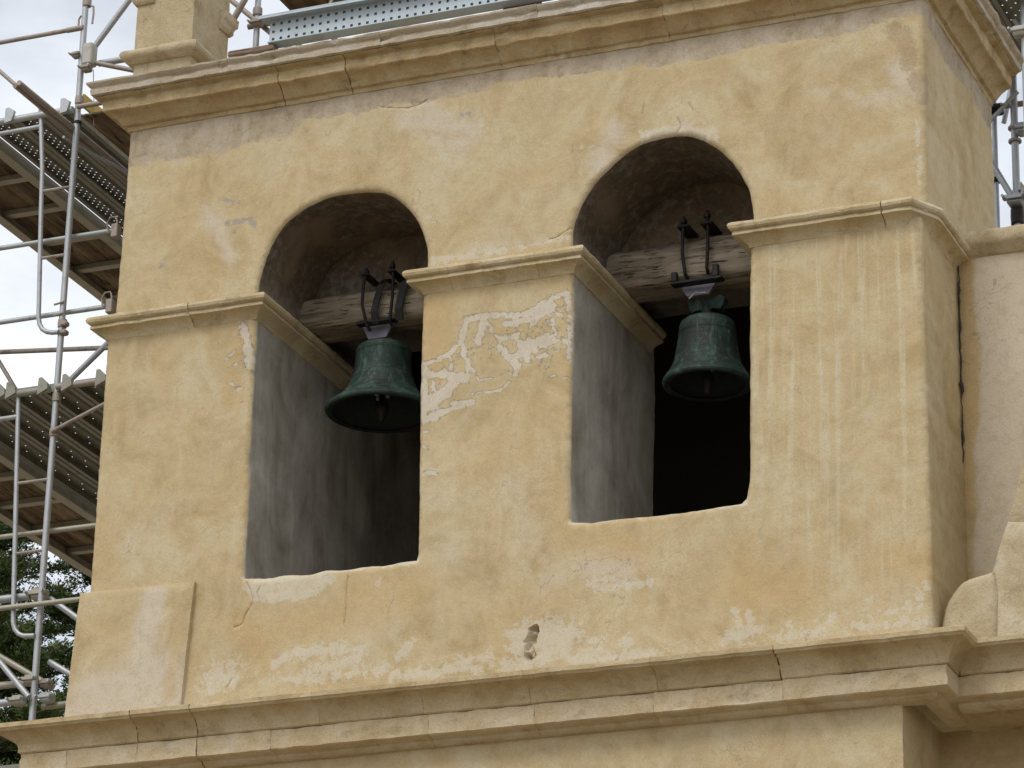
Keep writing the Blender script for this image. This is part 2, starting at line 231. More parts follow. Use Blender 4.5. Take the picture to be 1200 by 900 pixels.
def stucco():
    n = N('ochre_plaster').world()
    mid = n.noise(2.2, 5, .70, dist=.9); fine = n.noise(13, 4, .70); rag = n.noise(17, 7, .76, dist=.4); low = n.noise(.85, 5, .70, vec=n.map((1, 1, 1), (9, 3, 5)), dist=1.2)
    wash = n.noise(1, 5, .66, vec=n.map((3.2, 3.2, 1.1)), dist=.9)
    c = n.ramp(mid, (.32, (0.398, 0.301, 0.159)), (.44, (0.472, 0.371, 0.211)), (.54, (0.520, 0.420, 0.249)), (.68, (0.558, 0.481, 0.321)))
    c = n.mix(n.step(low, .50, .72, 0, .48), c, (0.466, 0.326, 0.150))
    c = n.mix(n.step(low, .30, .48, .55, 0), c, (0.545, 0.479, 0.342))
    c = n.mix(n.step(wash, .50, .70, 0, .34), c, (0.584, 0.515, 0.360))
    c = n.mix(n.step(wash, .30, .48, .26, 0), c, (0.386, 0.291, 0.163))
    c = n.mix(n.math('MULTIPLY', edge(n, n.attr('pale'), mid, 1.0, .25, .8), .78), c, (0.567, 0.503, 0.411))
    c = n.mix(n.math('MULTIPLY', edge(n, n.attr('orange'), mid, 1.2, .2, .75), .52), c, (0.490, 0.326, 0.139))
    gb = edge(n, n.attr('grey'), mid, .9, .45, .51)
    c = n.mix(n.math('MULTIPLY', gb, .92), c, n.ramp(n.math('ADD', n.math('MULTIPLY', wash, .5), n.math('MULTIPLY', fine, .5)), (.37, (0.271, 0.211, 0.145)), (.50, (0.383, 0.323, 0.245)), (.62, (0.482, 0.430, 0.361))))
    c = n.mix(n.math('MULTIPLY', edge(n, n.attr('tan'), rag, 2.2, .35, .6), .6), c, (0.339, 0.258, 0.158))
    st = n.noise(1, 5, .66, vec=n.map((15, 15, .42)), dist=.35); sa = n.attr('streak')
    c = n.mix(n.math('MULTIPLY', n.step(st, .52, .62, 0, .62), sa), c, (0.603, 0.556, 0.418))
    c = n.mix(n.math('MULTIPLY', n.step(st, .30, .48, .45, 0), sa), c, (0.380, 0.294, 0.183))
    wm = edge(n, n.attr('white'), rag, 2.5, .44, .62)
    c = n.mix(n.math('MULTIPLY', wm, .60), c, n.ramp(fine, (.32, (0.531, 0.480, 0.367)), (.62, (0.673, 0.643, 0.561))))
    pm = edge(n, n.attr('peel'), rag, 1.9, .46, .54)
    c = n.mix(n.math('MULTIPLY', pm, .86), c, n.ramp(n.math('ADD', n.math('MULTIPLY', mid, .4), n.math('MULTIPLY', fine, .6)), (.36, (0.475, 0.415, 0.315)), (.62, (0.657, 0.617, 0.536))))
    c = n.mix(n.math('MULTIPLY', edge(n, n.attr('blue'), rag, 1.9, .40, .62), .65), c, (0.265, 0.265, 0.274))
    wn = n.t.nodes.new('ShaderNodeTexNoise'); wn.inputs['Scale'].default_value = 6; wn.inputs['Detail'].default_value = 3; n.link(n.P, wn.inputs['Vector'])
    hl = n.step(n.voro(.9, vec=n.mix(.24, n.P, wn.outputs['Color'])), .0, .003, 1, 0)
    c = n.mix(n.math('MULTIPLY', hl, n.step(mid, .50, .60, 0, .45)), c, (0.186, 0.129, 0.074))
    c = n.mix(n.step(fine, .46, .66, 0, .28), c, (0.378, 0.283, 0.158))
    c = n.mix(n.step(rag, .60, .70, 0, .36), c, (0.265, 0.196, 0.114))
    c = n.mix(n.step(rag, .30, .41, .22, 0), c, (0.601, 0.541, 0.408))
    gr = n.noise(130, 2, .6); c = n.mix(n.step(gr, .50, .68, 0, .30), c, (0.308, 0.231, 0.131)); c = n.mix(n.step(gr, .32, .48, .22, 0), c, (0.641, 0.589, 0.438))
    h = n.math('ADD', n.math('ADD', n.math('MULTIPLY', fine, .35), n.math('MULTIPLY', rag, .75)), n.math('MULTIPLY', pm, -.6))
    b = n.bump(h, .0075, .9)
    return n.done(c, .93, b, spec=.15)
def reveal():
    n = N('grey_reveal_plaster').world()
    big = n.noise(1.5, 5, .66, dist=1.0); v = n.noise(1, 5, .66, vec=n.map((3.4, 3.4, .7)), dist=.5); fine = n.noise(16, 5, .7)
    c = n.ramp(n.math('ADD', n.math('MULTIPLY', big, .5), n.math('MULTIPLY', v, .5)), (.34, (.21, .187, .15)), (.45, (.33, .302, .255)), (.54, (.425, .398, .348)), (.66, (.54, .517, .465)))
    g = n.t.nodes.new('ShaderNodeSeparateXYZ'); n.link(n.P, g.inputs[0])
    vault_brown = n.math('MULTIPLY', n.step(g.outputs[2], 2.9, 3.35), n.step(n.math('ADD', n.math('MULTIPLY', big, .5), n.math('MULTIPLY', fine, .5)), .36, .54, .55, .95))
    c = n.mix(vault_brown, c, n.ramp(big, (.38, (.045, .031, .019)), (.5, (.095, .065, .039)), (.62, (.17, .122, .077))))      # patchy darker brown from the springing upwards, over vaults and tympana
    c = n.mix(n.step(fine, .54, .68, 0, .25), c, (.22, .185, .14))
    return n.done(c, .92, n.bump(n.math('ADD', n.math('MULTIPLY', big, .5), n.math('MULTIPLY', fine, .7)), .007, .9), spec=.12)
def stone(name, c0, c1, c2, lich=.5):
    n = N(name).world(); r = n.rand()
    vec = n.t.nodes.new('ShaderNodeVectorMath'); vec.operation = 'ADD'; n.link(n.P, vec.inputs[0])
    cmb = n.t.nodes.new('ShaderNodeCombineXYZ'); n.link(n.math('MULTIPLY', r, 40), cmb.inputs[0]); n.link(cmb.outputs[0], vec.inputs[1]); V = vec.outputs[0]
    big = n.noise(3.2, 5, .66, vec=V, dist=.5); fine = n.noise(22, 4, .7); bl = n.noise(6, 5, .7, dist=.4)
    c = n.ramp(big, (.33, c0), (.5, c1), (.66, c2))
    c = n.mix(n.math('MULTIPLY', n.math('SUBTRACT', r, .35), .5), c, (.36, .27, .14))
    c = n.mix(n.step(bl, .54, .68, 0, lich), c, (.19, .14, .085))
    c = n.mix(n.step(n.noise(4, 6, .7, vec=V), .60, .72, 0, .45), c, (.50, .44, .34))
    c = n.mix(n.step(fine, .60, .72, 0, .35), c, (.22, .16, .09))
    gr = n.noise(110, 2, .6); c = n.mix(n.step(gr, .52, .68, 0, .32), c, (.20, .15, .09)); c = n.mix(n.step(gr, .30, .46, .2, 0), c, (.56, .49, .38))
    b = n.bump(n.math('ADD', bl, n.math('MULTIPLY', fine, .7)), .011, 1.)
    return n.done(c, .93, b, spec=.12)
def wood(name, c0, c1, c2, ax='x', sc=1.):
    n = N(name)
    mp = {'x': (1.2, 16, 16), 'y': (16, 1.2, 16)}[ax]
    g = n.noise(1.6*sc, 7, .65, vec=n.map(mp), dist=.5); k = n.noise(2.4, 5, .6); f = n.noise(5*sc, 5, .7, vec=n.map(mp))
    c = n.ramp(n.math('ADD', n.math('MULTIPLY', g, .7), n.math('MULTIPLY', k, .3)), (.36, c0), (.5, c1), (.64, c2))
    c = n.mix(n.step(f, .59, .65, 0, .85), c, tuple(x*.22 for x in c0))
    b = n.bump(n.math('ADD', g, n.math('MULTIPLY', n.step(f, .57, .65), -1.)), .010, .9)
    return n.done(c, .9, b, spec=.15)
def verdigris():
    n = N('verdigris_bronze')
    big = n.noise(4, 6, .70, dist=.6); st = n.noise(1, 5, .66, vec=n.map((20, 20, 1.8)), dist=.3); f = n.noise(34, 6, .74); ch = n.noise(1, 6, .74, vec=n.map((13, 13, 7), (2, 5, 1)))
    c = n.ramp(big, (.36, (.014, .018, .015)), (.48, (.016, .034, .028)), (.58, (.026, .056, .045)), (.68, (.050, .074, .060)))
    c = n.mix(n.step(st, .54, .66, 0, .55), c, (.075, .125, .10))
    c = n.mix(n.step(st, .34, .44, .6, 0), c, (.014, .020, .016))
    c = n.mix(n.step(ch, .58, .68, 0, .50), c, (.15, .20, .165))
    c = n.mix(n.step(f, .62, .70, 0, .5), c, (.24, .28, .235))
    return n.done(c, n.step(f, .3, .7, .5, .8), n.bump(n.math('ADD', f, big), .004, .9), metal=.1, spec=.4)
def paint(name, col, rough=.6, metal=0., var=.3, dark=(.05, .035, .025), sc=9.):
    n = N(name); a = n.noise(sc, 7, .7, dist=.3); f = n.noise(sc*6, 4, .6)
    c = n.mix(n.step(a, .5, .72, 0, var*2), col, dark)
    c = n.mix(n.step(f, .55, .75, 0, var), c, tuple(min(1, x*1.5+.02) for x in col))
    return n.done(c, rough, n.bump(f, .0012, .6), metal=metal, spec=.35)
def leaf():
    n = N('cypress_foliage'); r = n.noise(2.2, 4, .6)
    c = n.ramp(r, (.32, (.032, .054, .017)), (.52, (.072, .11, .032)), (.7, (.145, .185, .058)))
    return n.done(c, .7, spec=.2)
STUCCO = stucco(); REVEAL = reveal()
CORNICE = stone('tan_sandstone', (.38, .282, .148), (.48, .378, .222), (.535, .45, .30), .40)
FASCIA = stone('pinkish_sandstone', (.43, .335, .19), (.53, .432, .28), (.575, .50, .37), .35)
CAP = stone('grey_capping_stone', (.37, .315, .235), (.48, .43, .35), (.56, .53, .475), .55)
IMPOST = stone('cream_sandstone', (.43, .345, .195), (.53, .44, .275), (.58, .51, .37), .4)
TOPSTONE = stone('weathered_sandstone', (.33, .235, .12), (.44, .335, .185), (.51, .42, .275), .6)
PALE = stone('pale_limestone', (.40, .325, .20), (.49, .41, .27), (.55, .485, .36), .45)
SHADED_REAR = paint('shaded_rear_plaster', (.085, .075, .062), .95, 0, .3, (.03, .026, .02), 2.)  # unused; the rear room's shade is put into this plaster colour
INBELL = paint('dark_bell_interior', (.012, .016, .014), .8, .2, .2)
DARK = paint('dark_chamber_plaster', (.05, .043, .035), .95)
BEAMW = wood('weathered_beam_wood', (.125, .098, .068), (.26, .215, .158), (.385, .335, .262), 'x', .8)
BOARDW = wood('weathered_board_wood', (.11, .075, .055), (.20, .145, .11), (.28, .225, .18))
PLYW = wood('stained_plywood', (.06, .042, .026), (.16, .115, .072), (.30, .24, .165), 'y', .45)
VERD = verdigris()
IRON = paint('black_iron', (.016, .015, .014), .55, .3)
PLATE = paint('grey_violet_steel', (.22, .205, .26), .5, .3, .15)
GALV = paint('galvanised_steel', (.40, .415, .43), .5, .55, .22, (.17, .16, .145))
GALVB = paint('rusty_galvanised_steel', (.31, .27, .235), .6, .35, .35, (.12, .06, .035))
STEELP = paint('dull_steel_plank', (.27, .265, .225), .65, .25, .4, (.12, .095, .06), 7)
BLUEST = paint('blue_grey_steel', (.42, .48, .52), .55, .3, .18, (.20, .20, .19), 5)
YELLOW = paint('yellow_tape', (.55, .40, .05), .6, 0, .2)
ALU = paint('aluminium_frame', (.36, .34, .28), .5, .4, .25, (.12, .10, .07), 5)
LABEL = paint('paper_label', (.45, .44, .40), .8, 0, .15)
BARK = paint('cypress_bark', (.10, .075, .055), .95, 0, .3)
LEAF = leaf()
SOIL = paint('dry_ground', (.24, .195, .135), .95, 0, .15, (.15, .12, .08), .6)
# ------------------------------------------------------------------ ground
g = MB(); g.add([(-1500, -1500, -8.5), (1500, -1500, -8.5), (1500, 1500, -8.5), (-1500, 1500, -8.5)], [(0, 1, 2, 3)])
struct(g.build('ground', SOIL))
# ------------------------------------------------------------------ bell tower
tower = empty('bell_tower', (3, .9, -8.5))
tag(tower, 'weathered ochre plastered bell tower with two arched bell openings', 'bell tower')
DEPTH = 1.72; JAMB = 1.57
def resample(poly, step, closed=True, jit=0., sm=True):
    n = len(poly); out = []
    def pt(i): return Vector(poly[i % n])
    for i in range(n if closed else n-1):
        a, b = pt(i), pt(i+1)
        k = max(1, int(round((b-a).length/step)))
        p0, p3 = pt(i-1), pt(i+2)
        for j in range(k):
            t = j/k
            q = a.lerp(b, t)
            if sm:   # gentle catmull-rom, only where the outline bends softly
                if (a-p0).length > 0 and (a-p0).normalized().dot((b-a).normalized()) > .8 and (p3-b).length > 0 and (p3-b).normalized().dot((b-a).normalized()) > .8:
                    q = .5*((2*a)+(b-p0)*t+(2*p0-5*a+4*b-p3)*t*t+(3*a-p0-3*b+p3)*t**3)
            q = q+Vector((noise.noise(Vector((q.x*13, q.y*13, 3)))+.6*noise.noise(Vector((q.x*37, q.y*37, 8))), noise.noise(Vector((q.x*13, q.y*13, 40)))+.6*noise.noise(Vector((q.x*37, q.y*37, 60)))))*jit
            out.append(q)
    return out
OUT = resample([(-.02, -.03), (6.012, -.03), (6.012, .8), (5.998, 2.0), (5.99, 2.97), (6.03, 2.99), (6.035, 4.66), (.042, 4.66), (.045, 4.2), (.03, 3.2), (.028, 2.99), (-.022, 2.97), (-.018, 1.5)], .026, jit=.005, sm=False)
OA = resample(OPEN_A[::-1], .026, jit=.004); OB = resample(OPEN_B[::-1], .026, jit=.004)
def inside(px, pz, poly):
    c = np.zeros(len(px), bool); n = len(poly)
    for i in range(n):
        x0, z0 = poly[i]; x1, z1 = poly[(i+1) % n]
        if z0 == z1: continue
        h = ((z0 > pz) != (z1 > pz)) & (px < (x1-x0)*(pz-z0)/(z1-z0)+x0); c ^= h
    return c
def dist_loop(px, pz, loop):
    d = np.full(len(px), 9.)
    n = len(loop)
    for i in range(n):
        x0, z0 = loop[i]; x1, z1 = loop[(i+1) % n]; dx, dz = x1-x0, z1-z0
        t = np.clip(((px-x0)*dx+(pz-z0)*dz)/(dx*dx+dz*dz+1e-12), 0, 1); d = np.minimum(d, np.hypot(px-x0-t*dx, pz-z0-t*dz))
    return d
def surf(x, z):
    # slow unevenness of the hand-laid render
    return .007*noise.noise(Vector((x*1.1, z*1.1, 2)))+.0035*noise.noise(Vector((x*3.1, z*3.1, 9)))+.0028*noise.noise(Vector((x*9, z*9, 4)))+.0012*noise.noise(Vector((x*23, z*23, 1)))
def build_wall():
    rng = np.random.default_rng(3); st = .0265
    xs = np.arange(-.02, 6.05, st); zs = np.arange(-.02, 4.67, st*.87)
    gx, gz = np.meshgrid(xs, zs); gx = gx+(np.arange(len(zs)) % 2)[:, None]*st/2
    gx = gx.ravel()+rng.uniform(-.25, .25, gx.size)*st; gz = gz.ravel()+rng.uniform(-.25, .25, gz.size)*st
    hx = rng.uniform(3.30, 3.52, 900); hz = rng.uniform(.12, .50, 900)      # finer where the render has broken through
    gx = np.concatenate([gx, hx]); gz = np.concatenate([gz, hz])
    oa = [tuple(p) for p in OA]; ob = [tuple(p) for p in OB]; ou = [tuple(p) for p in OUT]
    keep = inside(gx, gz, ou) & ~inside(gx, gz, oa) & ~inside(gx, gz, ob)
    gx, gz = gx[keep], gz[keep]
    d = np.minimum(np.minimum(dist_loop(gx, gz, oa), dist_loop(gx, gz, ob)), dist_loop(gx, gz, ou))
    k = d > .012; gx, gz = gx[k], gz[k]
    # cracks: a furrow of three lines each
    cv = []; ce = []; cdep = []
    for ci, cr in enumerate(CRACKS):
        pl = resample(cr, .022, closed=False, jit=.008, sm=False)+[Vector(cr[-1])]
        for j, p in enumerate(pl):
            dr = (pl[min(j+1, len(pl)-1)]-pl[max(j-1, 0)]).normalized(); nn = Vector((-dr.y, dr.x)); wd = .0016*(.45+abs(noise.noise(Vector((p.x*9, p.y*9, ci)))))*(0.15 if j in (0, len(pl)-1) else 1)
            for q, dp in ((p+nn*wd, 0), (p, .008), (p-nn*wd, 0)):
                cv.append(tuple(q)); cdep.append(dp)
            if j:
                b = len(cv)-6; ce += [(b, b+3), (b+1, b+4), (b+2, b+5)]
    cx = np.array([p[0] for p in cv]); cz = np.array([p[1] for p in cv])
    bad = np.zeros(len(gx), bool)
    for i in range(len(cv)): bad |= np.hypot(gx-cx[i], gz-cz[i]) < .011
    gx, gz = gx[~bad], gz[~bad]
    ok = inside(cx, cz, ou) & ~inside(cx, cz, oa) & ~inside(cx, cz, ob)
    loops = [ou, oa, ob]; co = []; ed = []
    for lp in loops:
        b = len(co); co += lp; ed += [(b+i, b+(i+1) % len(lp)) for i in range(len(lp))]
    nb = len(co); b = nb; co += cv; ed += [(b+i, b+j) for i, j in ce if ok[i] and ok[j]]
    nc = len(co); co += list(zip(gx.tolist(), gz.tolist()))
    r = delaunay_2d_cdt([Vector(p) for p in co], ed, [], 0, 1e-6)
    V, F, orig = r[0], r[2], r[3]
    vx = np.array([p[0] for p in V]); vz = np.array([p[1] for p in V])
    tri = np.array([list(f)[:3] for f in F]); cxx = vx[tri].mean(1); czz = vz[tri].mean(1)
    kf = inside(cxx, czz, ou) & ~inside(cxx, czz, oa) & ~inside(cxx, czz, ob); tri = tri[kf]
    dep = np.zeros(len(V))
    for i, og in enumerate(orig):
        for q in og:
            if nb <= q < nc: dep[i] = cdep[q-nb]
    d = np.minimum(np.minimum(dist_loop(vx, vz, oa), dist_loop(vx, vz, ob)), dist_loop(vx, vz, ou))
    rr = .022; t = np.clip(d/rr, 0, 1); rnd = rr*(1-np.sqrt(np.clip(1-(1-t)**2, 0, 1)))
    hole = mask(vx, vz, M_HOLE); grey = mask(vx, vz, M_GREY); tanm = mask(vx, vz, M_TAN)
    y = np.array([surf(a, b_) for a, b_ in zip(vx, vz)])
    jitter = np.array([noise.noise(Vector((a*30, b_*30, 5))) for a, b_ in zip(vx, vz)])
    fade = np.clip(d/.05, 0, 1)
    y = y*fade+rnd+dep+np.where(hole+.12*jitter > .42, .05+.045*jitter, 0)+np.where(grey+.25*jitter > .5, .005, 0)+np.where(tanm+.2*jitter > .5, .007, 0)
    verts = np.stack([vx, y, vz], 1).tolist(); faces = tri.tolist(); mi = [0]*len(faces)
    # side and reveal surfaces: every outline drawn back into the wall
    idx = {}
    for i, og in enumerate(orig):
        for q in og: idx[q] = i
    b0 = 0
    for li, lp in enumerate(loops):
        n = len(lp); dp = DEPTH if li == 0 else JAMB
        ys = [rr]+[rr+.02]+list(np.linspace(.07, dp, 38)); prev = [idx[b0+i] for i in range(n)]
        for i, q in enumerate(prev): verts[q][1] = rr
        for yy in ys[1:]:
            cur = []; fd = min(1, (yy-rr)/.08)
            for i in range(n):
                p0, p1 = Vector(lp[i-1]), Vector(lp[(i+1) % n]); tg = (p1-p0).normalized(); nn = Vector((tg.y, -tg.x))
                e = (.010*noise.noise(Vector((lp[i][0]*1.4, yy*1.8, lp[i][1]*1.4)))+.004*noise.noise(Vector((lp[i][0]*6, yy*6, lp[i][1]*6))))*fd
                cur.append(len(verts)); verts.append([lp[i][0]+nn.x*e, yy, lp[i][1]+nn.y*e])
            for i in range(n):
                j = (i+1) % n; faces.append([prev[i], prev[j], cur[j], cur[i]]); mi.append(0 if li == 0 else 1)
            prev = cur
        b0 += n
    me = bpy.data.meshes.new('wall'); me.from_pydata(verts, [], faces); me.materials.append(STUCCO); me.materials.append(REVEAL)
    me.polygons.foreach_set('material_index', mi)
    bm = bmesh.new(); bm.from_mesh(me); bmesh.ops.recalc_face_normals(bm, faces=bm.faces[:])
    bm.to_mesh(me); bm.free()
    hb = np.zeros(len(verts), bool); hb[:len(hole)] = hole > .25
    me.polygons.foreach_set('use_smooth', [not hb[list(p.vertices)].any() for p in me.polygons])
    ax = np.array([v[0] for v in verts]); az = np.array([v[2] for v in verts]); ay = np.array([v[1] for v in verts])
    front = ay < .09
    for nm, cp in (('peel', M_PEEL), ('white', M_WHITE), ('orange', M_ORANGE), ('grey', M_GREY), ('tan', M_TAN), ('pale', M_PALE), ('blue', M_BLUE), ('streak', M_STREAK)):
        a = mask(ax, az, cp); a[~front] = 0
        if nm == 'grey':   # the bare band under the top moulding runs round the side too
            s = (ax > 5.9) & (ay > .05); a[s] = np.clip((az[s]-4.18)/.4, 0, 1)
        at = me.attributes.new(nm, 'FLOAT', 'POINT'); at.data.foreach_set('value', a.astype(np.float32))
    o = bpy.data.objects.new('wall', me); COL.objects.link(o); put(o, tower); return o
build_wall()
# masonry over the beams, behind the shallow vaults
for nm, op in (('tympanum', OPEN_A), ('tympanum', OPEN_B)):
    cx = sum(p[0] for p in op if p[1] > 3.2)/sum(1 for p in op if p[1] > 3.2)
    up_ = [p for p in op if p[1] > 3.25]; poly = [(cx+(p[0]-cx)*1.03, 3.3+(p[1]-3.3)*1.03) for p in up_]
    poly = [(poly[0][0]-.01, 3.20)]+poly+[(poly[-1][0]+.01, 3.20)]
    # front as a fan of rings so that it can be uneven
    mb = MB(); c = Vector((cx, 3.4)); n = len(poly); rings = 9; vs = []
    for k in range(rings+1):
        for p in poly:
            q = c.lerp(Vector(p), k/rings); vs.append((q.x, .80+.018*fn((q.x, 0, q.y), 2.2)+.008*fn((q.x, 4, q.y), 7), q.y))
    fs = [(k*n+i, k*n+(i+1) % n, (k+1)*n+(i+1) % n, (k+1)*n+i) for k in range(rings) for i in range(n)]
    b = mb.add(vs, fs); bk = [(p[0], JAMB, p[1]) for p in poly]; b2 = mb.add(bk, [])
    mb.f += [(rings*n+i, rings*n+(i+1) % n, b2+(i+1) % n, b2+i) for i in range(n)]; mb.mi += [0]*n
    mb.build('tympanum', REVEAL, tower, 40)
# the left reveal runs on into the room behind
mb = MB(); nx, nz = 24, 40
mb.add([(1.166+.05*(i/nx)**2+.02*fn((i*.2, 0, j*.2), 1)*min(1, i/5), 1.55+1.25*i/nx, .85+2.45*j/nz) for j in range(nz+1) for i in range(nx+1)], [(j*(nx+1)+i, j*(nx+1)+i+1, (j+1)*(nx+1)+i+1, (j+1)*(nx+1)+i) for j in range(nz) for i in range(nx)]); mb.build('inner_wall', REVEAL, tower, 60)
# the room behind, unlit
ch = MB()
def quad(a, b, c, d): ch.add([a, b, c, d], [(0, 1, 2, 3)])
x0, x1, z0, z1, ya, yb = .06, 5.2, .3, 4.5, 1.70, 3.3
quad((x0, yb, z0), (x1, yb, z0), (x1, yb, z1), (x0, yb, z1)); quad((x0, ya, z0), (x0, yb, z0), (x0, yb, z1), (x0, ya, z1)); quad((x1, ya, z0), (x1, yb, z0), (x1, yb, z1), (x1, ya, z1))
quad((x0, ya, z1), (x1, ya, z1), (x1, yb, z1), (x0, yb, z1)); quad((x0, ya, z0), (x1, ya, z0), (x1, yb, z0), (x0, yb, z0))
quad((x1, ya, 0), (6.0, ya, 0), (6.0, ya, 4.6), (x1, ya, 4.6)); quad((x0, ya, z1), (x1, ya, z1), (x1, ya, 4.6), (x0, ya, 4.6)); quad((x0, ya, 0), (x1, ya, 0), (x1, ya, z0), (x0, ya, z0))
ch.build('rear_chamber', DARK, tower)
# ---- imposts
IMP = [(-.03, 3.068), (.06, 3.068), (.093, 3.063), (.112, 3.050), (.118, 3.032), (.112, 3.014), (.098, 3.003), (.086, 3.000), (.085, 2.990), (.092, 2.988), (.092, 2.971), (.076, 2.967), (.050, 2.958), (.028, 2.944), (.012, 2.926), (.002, 2.905), (-.03, 2.905)]
def stones(name, prof, pts, cuts, mat, wide=(), **kw):
    path = make_path(pts); tot = path[2][-1]; cs = [0]+[c for c in cuts if 0 < c < tot]+[tot]; res = []
    for i, (a, b) in enumerate(zip(cs[:-1], cs[1:])):
        ga = .003 if i in wide else .001; gb = .003 if i+1 in wide else .001      # a few joints have opened, most are tight
        res.append(sweep(prof, path, a, b, gap=(ga, gb), **kw).build(name, mat, tower, 24))
    return res
# plan paths: outward side to the right of travel
stones('impost_stone', IMP, [(-.02, 1.2), (-.02, 0), (1.165, 0), (1.165, 1.5)], [1.2+.70, 1.2+1.185+.55, 1.2+1.185+1.05], IMPOST, wide=(1,))
stones('impost_stone', IMP, [(2.452, 1.5), (2.452, 0), (3.555, 0), (3.555, 1.5)], [.7, 1.5+.22, 1.5+.86, 1.5+1.103+.62], IMPOST)
stones('impost_stone', IMP, [(4.815, 1.5), (4.815, 0), (5.90, 0), (5.99, .16), (5.99, .84)], [.7, 1.5+.94], IMPOST, wide=(2,))
# ---- top moulding (bed and capping courses) with its flat stone roof
BED = [(-.05, 4.535), (.004, 4.545), (.010, 4.575), (.034, 4.583), (.052, 4.605), (.078, 4.632), (.108, 4.652), (.140, 4.662), (.146, 4.668), (.150, 4.738), (.143, 4.744), (.150, 4.752), (.186, 4.764), (.196, 4.770), (-.05, 4.772)]
CAPP = [(-.05, 4.774), (.200, 4.774), (.218, 4.780), (.221, 4.816), (.214, 4.822), (.216, 4.832), (.232, 4.842), (.245, 4.858), (.247, 4.872), (.10, 4.885), (-.05, 4.89)]
tp = [(.042, 1.70), (.042, 0), (6.035, 0), (6.035, 1.72)]
stones('top_moulding_stone', BED, tp, [.9, 1.7+1.27, 1.7+1.8, 1.7+2.95, 1.7+4.2, 1.7+5.1, 1.7+5.993+1.0], TOPSTONE, amp=.006, wide=(2, 3))
stones('capping_stone', CAPP, tp, [.8, 1.7+.9, 1.7+2.1, 1.7+3.3, 1.7+4.4, 1.7+5.3, 1.7+5.993+.8], CAP, amp=.006)
t = MB(); t.box((0.05, .0, 4.62), (6.03, 1.72, 4.88), .01); t.build('roof_slab', TOPSTONE, tower)
# ---- string course below
LOWF = [(-.06, -.335), (.02, -.33), (.05, -.315), (.055, -.298), (.126, -.290), (.140, -.282), (.143, -.158), (.140, -.1525), (-.06, -.152)]
LOWC = [(-.06, -.151), (.146, -.150), (.156, -.142), (.158, -.125), (.168, -.095), (.190, -.062), (.222, -.036), (.258, -.022), (.284, -.018), (.290, -.008), (.301, .0), (.302, .03), (.29, .036), (-.06, .038)]
lowpath = [(-.24, 1.4), (-.24, 0), (6.0, 0), (6.0, .62)]
stones('string_course_fascia_stone', LOWF, lowpath, [1.4+x+.24 for x in (-.02, .52, .97, 1.52, 2.66, 3.40, 4.22, 5.08)], FASCIA, amp=.005, jag=.004, wide=(3,))
stones('string_course_stone', LOWC, lowpath, [1.4+x+.24 for x in (.53, .98, 1.88, 2.63, 3.38, 4.25, 5.07)], CORNICE, amp=.004, jag=.006, wide=(1, 2, 7))
# ---- battered repair slab at the foot of the left pier
def slab():
    mb = MB(); nx, nz = 30, 30
    def P(u, v, d):
        x0 = -.13+.059*v; x1 = .764+.055*v; x = x0+(x1-x0)*u
        z = .03+(.965+.012*(1-u))*v
        return (x+.004*fn((x, 3, z), 11), d, z+.004*fn((x, 9, z), 13))
    vs = [P(i/nx, j/nz, -.042+.008*fn((i/nx, 0, j/nz), 2.5)+.003*fn((i/nx, 5, j/nz), 9)+.01*(max(0, 1-min(i, nx-i, nz-j)/1.2))) for j in range(nz+1) for i in range(nx+1)]
    fs = [(j*(nx+1)+i, j*(nx+1)+i+1, (j+1)*(nx+1)+i+1, (j+1)*(nx+1)+i) for j in range(nz) for i in range(nx)]
    b = mb.add(vs, fs)
    rim = [i for i in range(nx+1)]+[j*(nx+1)+nx for j in range(1, nz+1)]+[nz*(nx+1)+i for i in range(nx-1, -1, -1)]+[j*(nx+1) for j in range(nz-1, 0, -1)]
    bk = mb.add([(vs[i][0], (.04 if vs[i][0] > .02 else .35), vs[i][2]) for i in rim], [])
    n = len(rim); mb.f += [(rim[k], rim[(k+1) % n], bk+(k+1) % n, bk+k) for k in range(n)]; mb.mi += [0]*n
    o = mb.build('repair_slab', STUCCO, tower, 50)
    me = o.data; ax = np.array([v.co.x for v in me.vertices]); az = np.array([v.co.z for v in me.vertices])
    a = mask(ax, az, [(-.05, .05, .55, .35, .25, 1), (.42, .3, .52, .9, .10, 1), (.1, .2, .6, .2, .25, 1)])
    at = me.attributes.new('pale', 'FLOAT', 'POINT'); at.data.foreach_set('value', a.astype(np.float32))
    a = mask(ax, az, [(.1, .75, .25, .72, .12, .5), (.68, .2, .74, .8, .05, .6)])
    at = me.attributes.new('orange', 'FLOAT', 'POINT'); at.data.foreach_set('value', a.astype(np.float32))
slab()
# ---- shaft below the string course
def panel(name, x0, x1, z0, z1, y, mat, parent, step=.05, back=.3):
    mb = MB(); nx = int((x1-x0)/step)+1; nz = int((z1-z0)/step)+1; vs = []
    for j in range(nz+1):
        for i in range(nx+1):
            x = x0+(x1-x0)*i/nx; z = z0+(z1-z0)*j/nz; e = max(0, 1-min(i, nx-i)/1.)*.012
            vs.append((x+(.006*fn((x, 2, z), 6) if i in (0, nx) else 0), y+surf(x+3, z+8)+e, z))
    fs = [(j*(nx+1)+i, j*(nx+1)+i+1, (j+1)*(nx+1)+i+1, (j+1)*(nx+1)+i) for j in range(nz) for i in range(nx)]
    mb.add(vs, fs)
    for i_, xx in ((0, x0), (nx, x1)):
        nb = mb.add([(vs[j*(nx+1)+i_][0], y+back, vs[j*(nx+1)+i_][2]) for j in range(nz+1)], [])
        mb.f += [(j*(nx+1)+i_, (j+1)*(nx+1)+i_, nb+j+1, nb+j) for j in range(nz)]; mb.mi += [0]*nz
    return mb.build(name, mat, parent, 45)
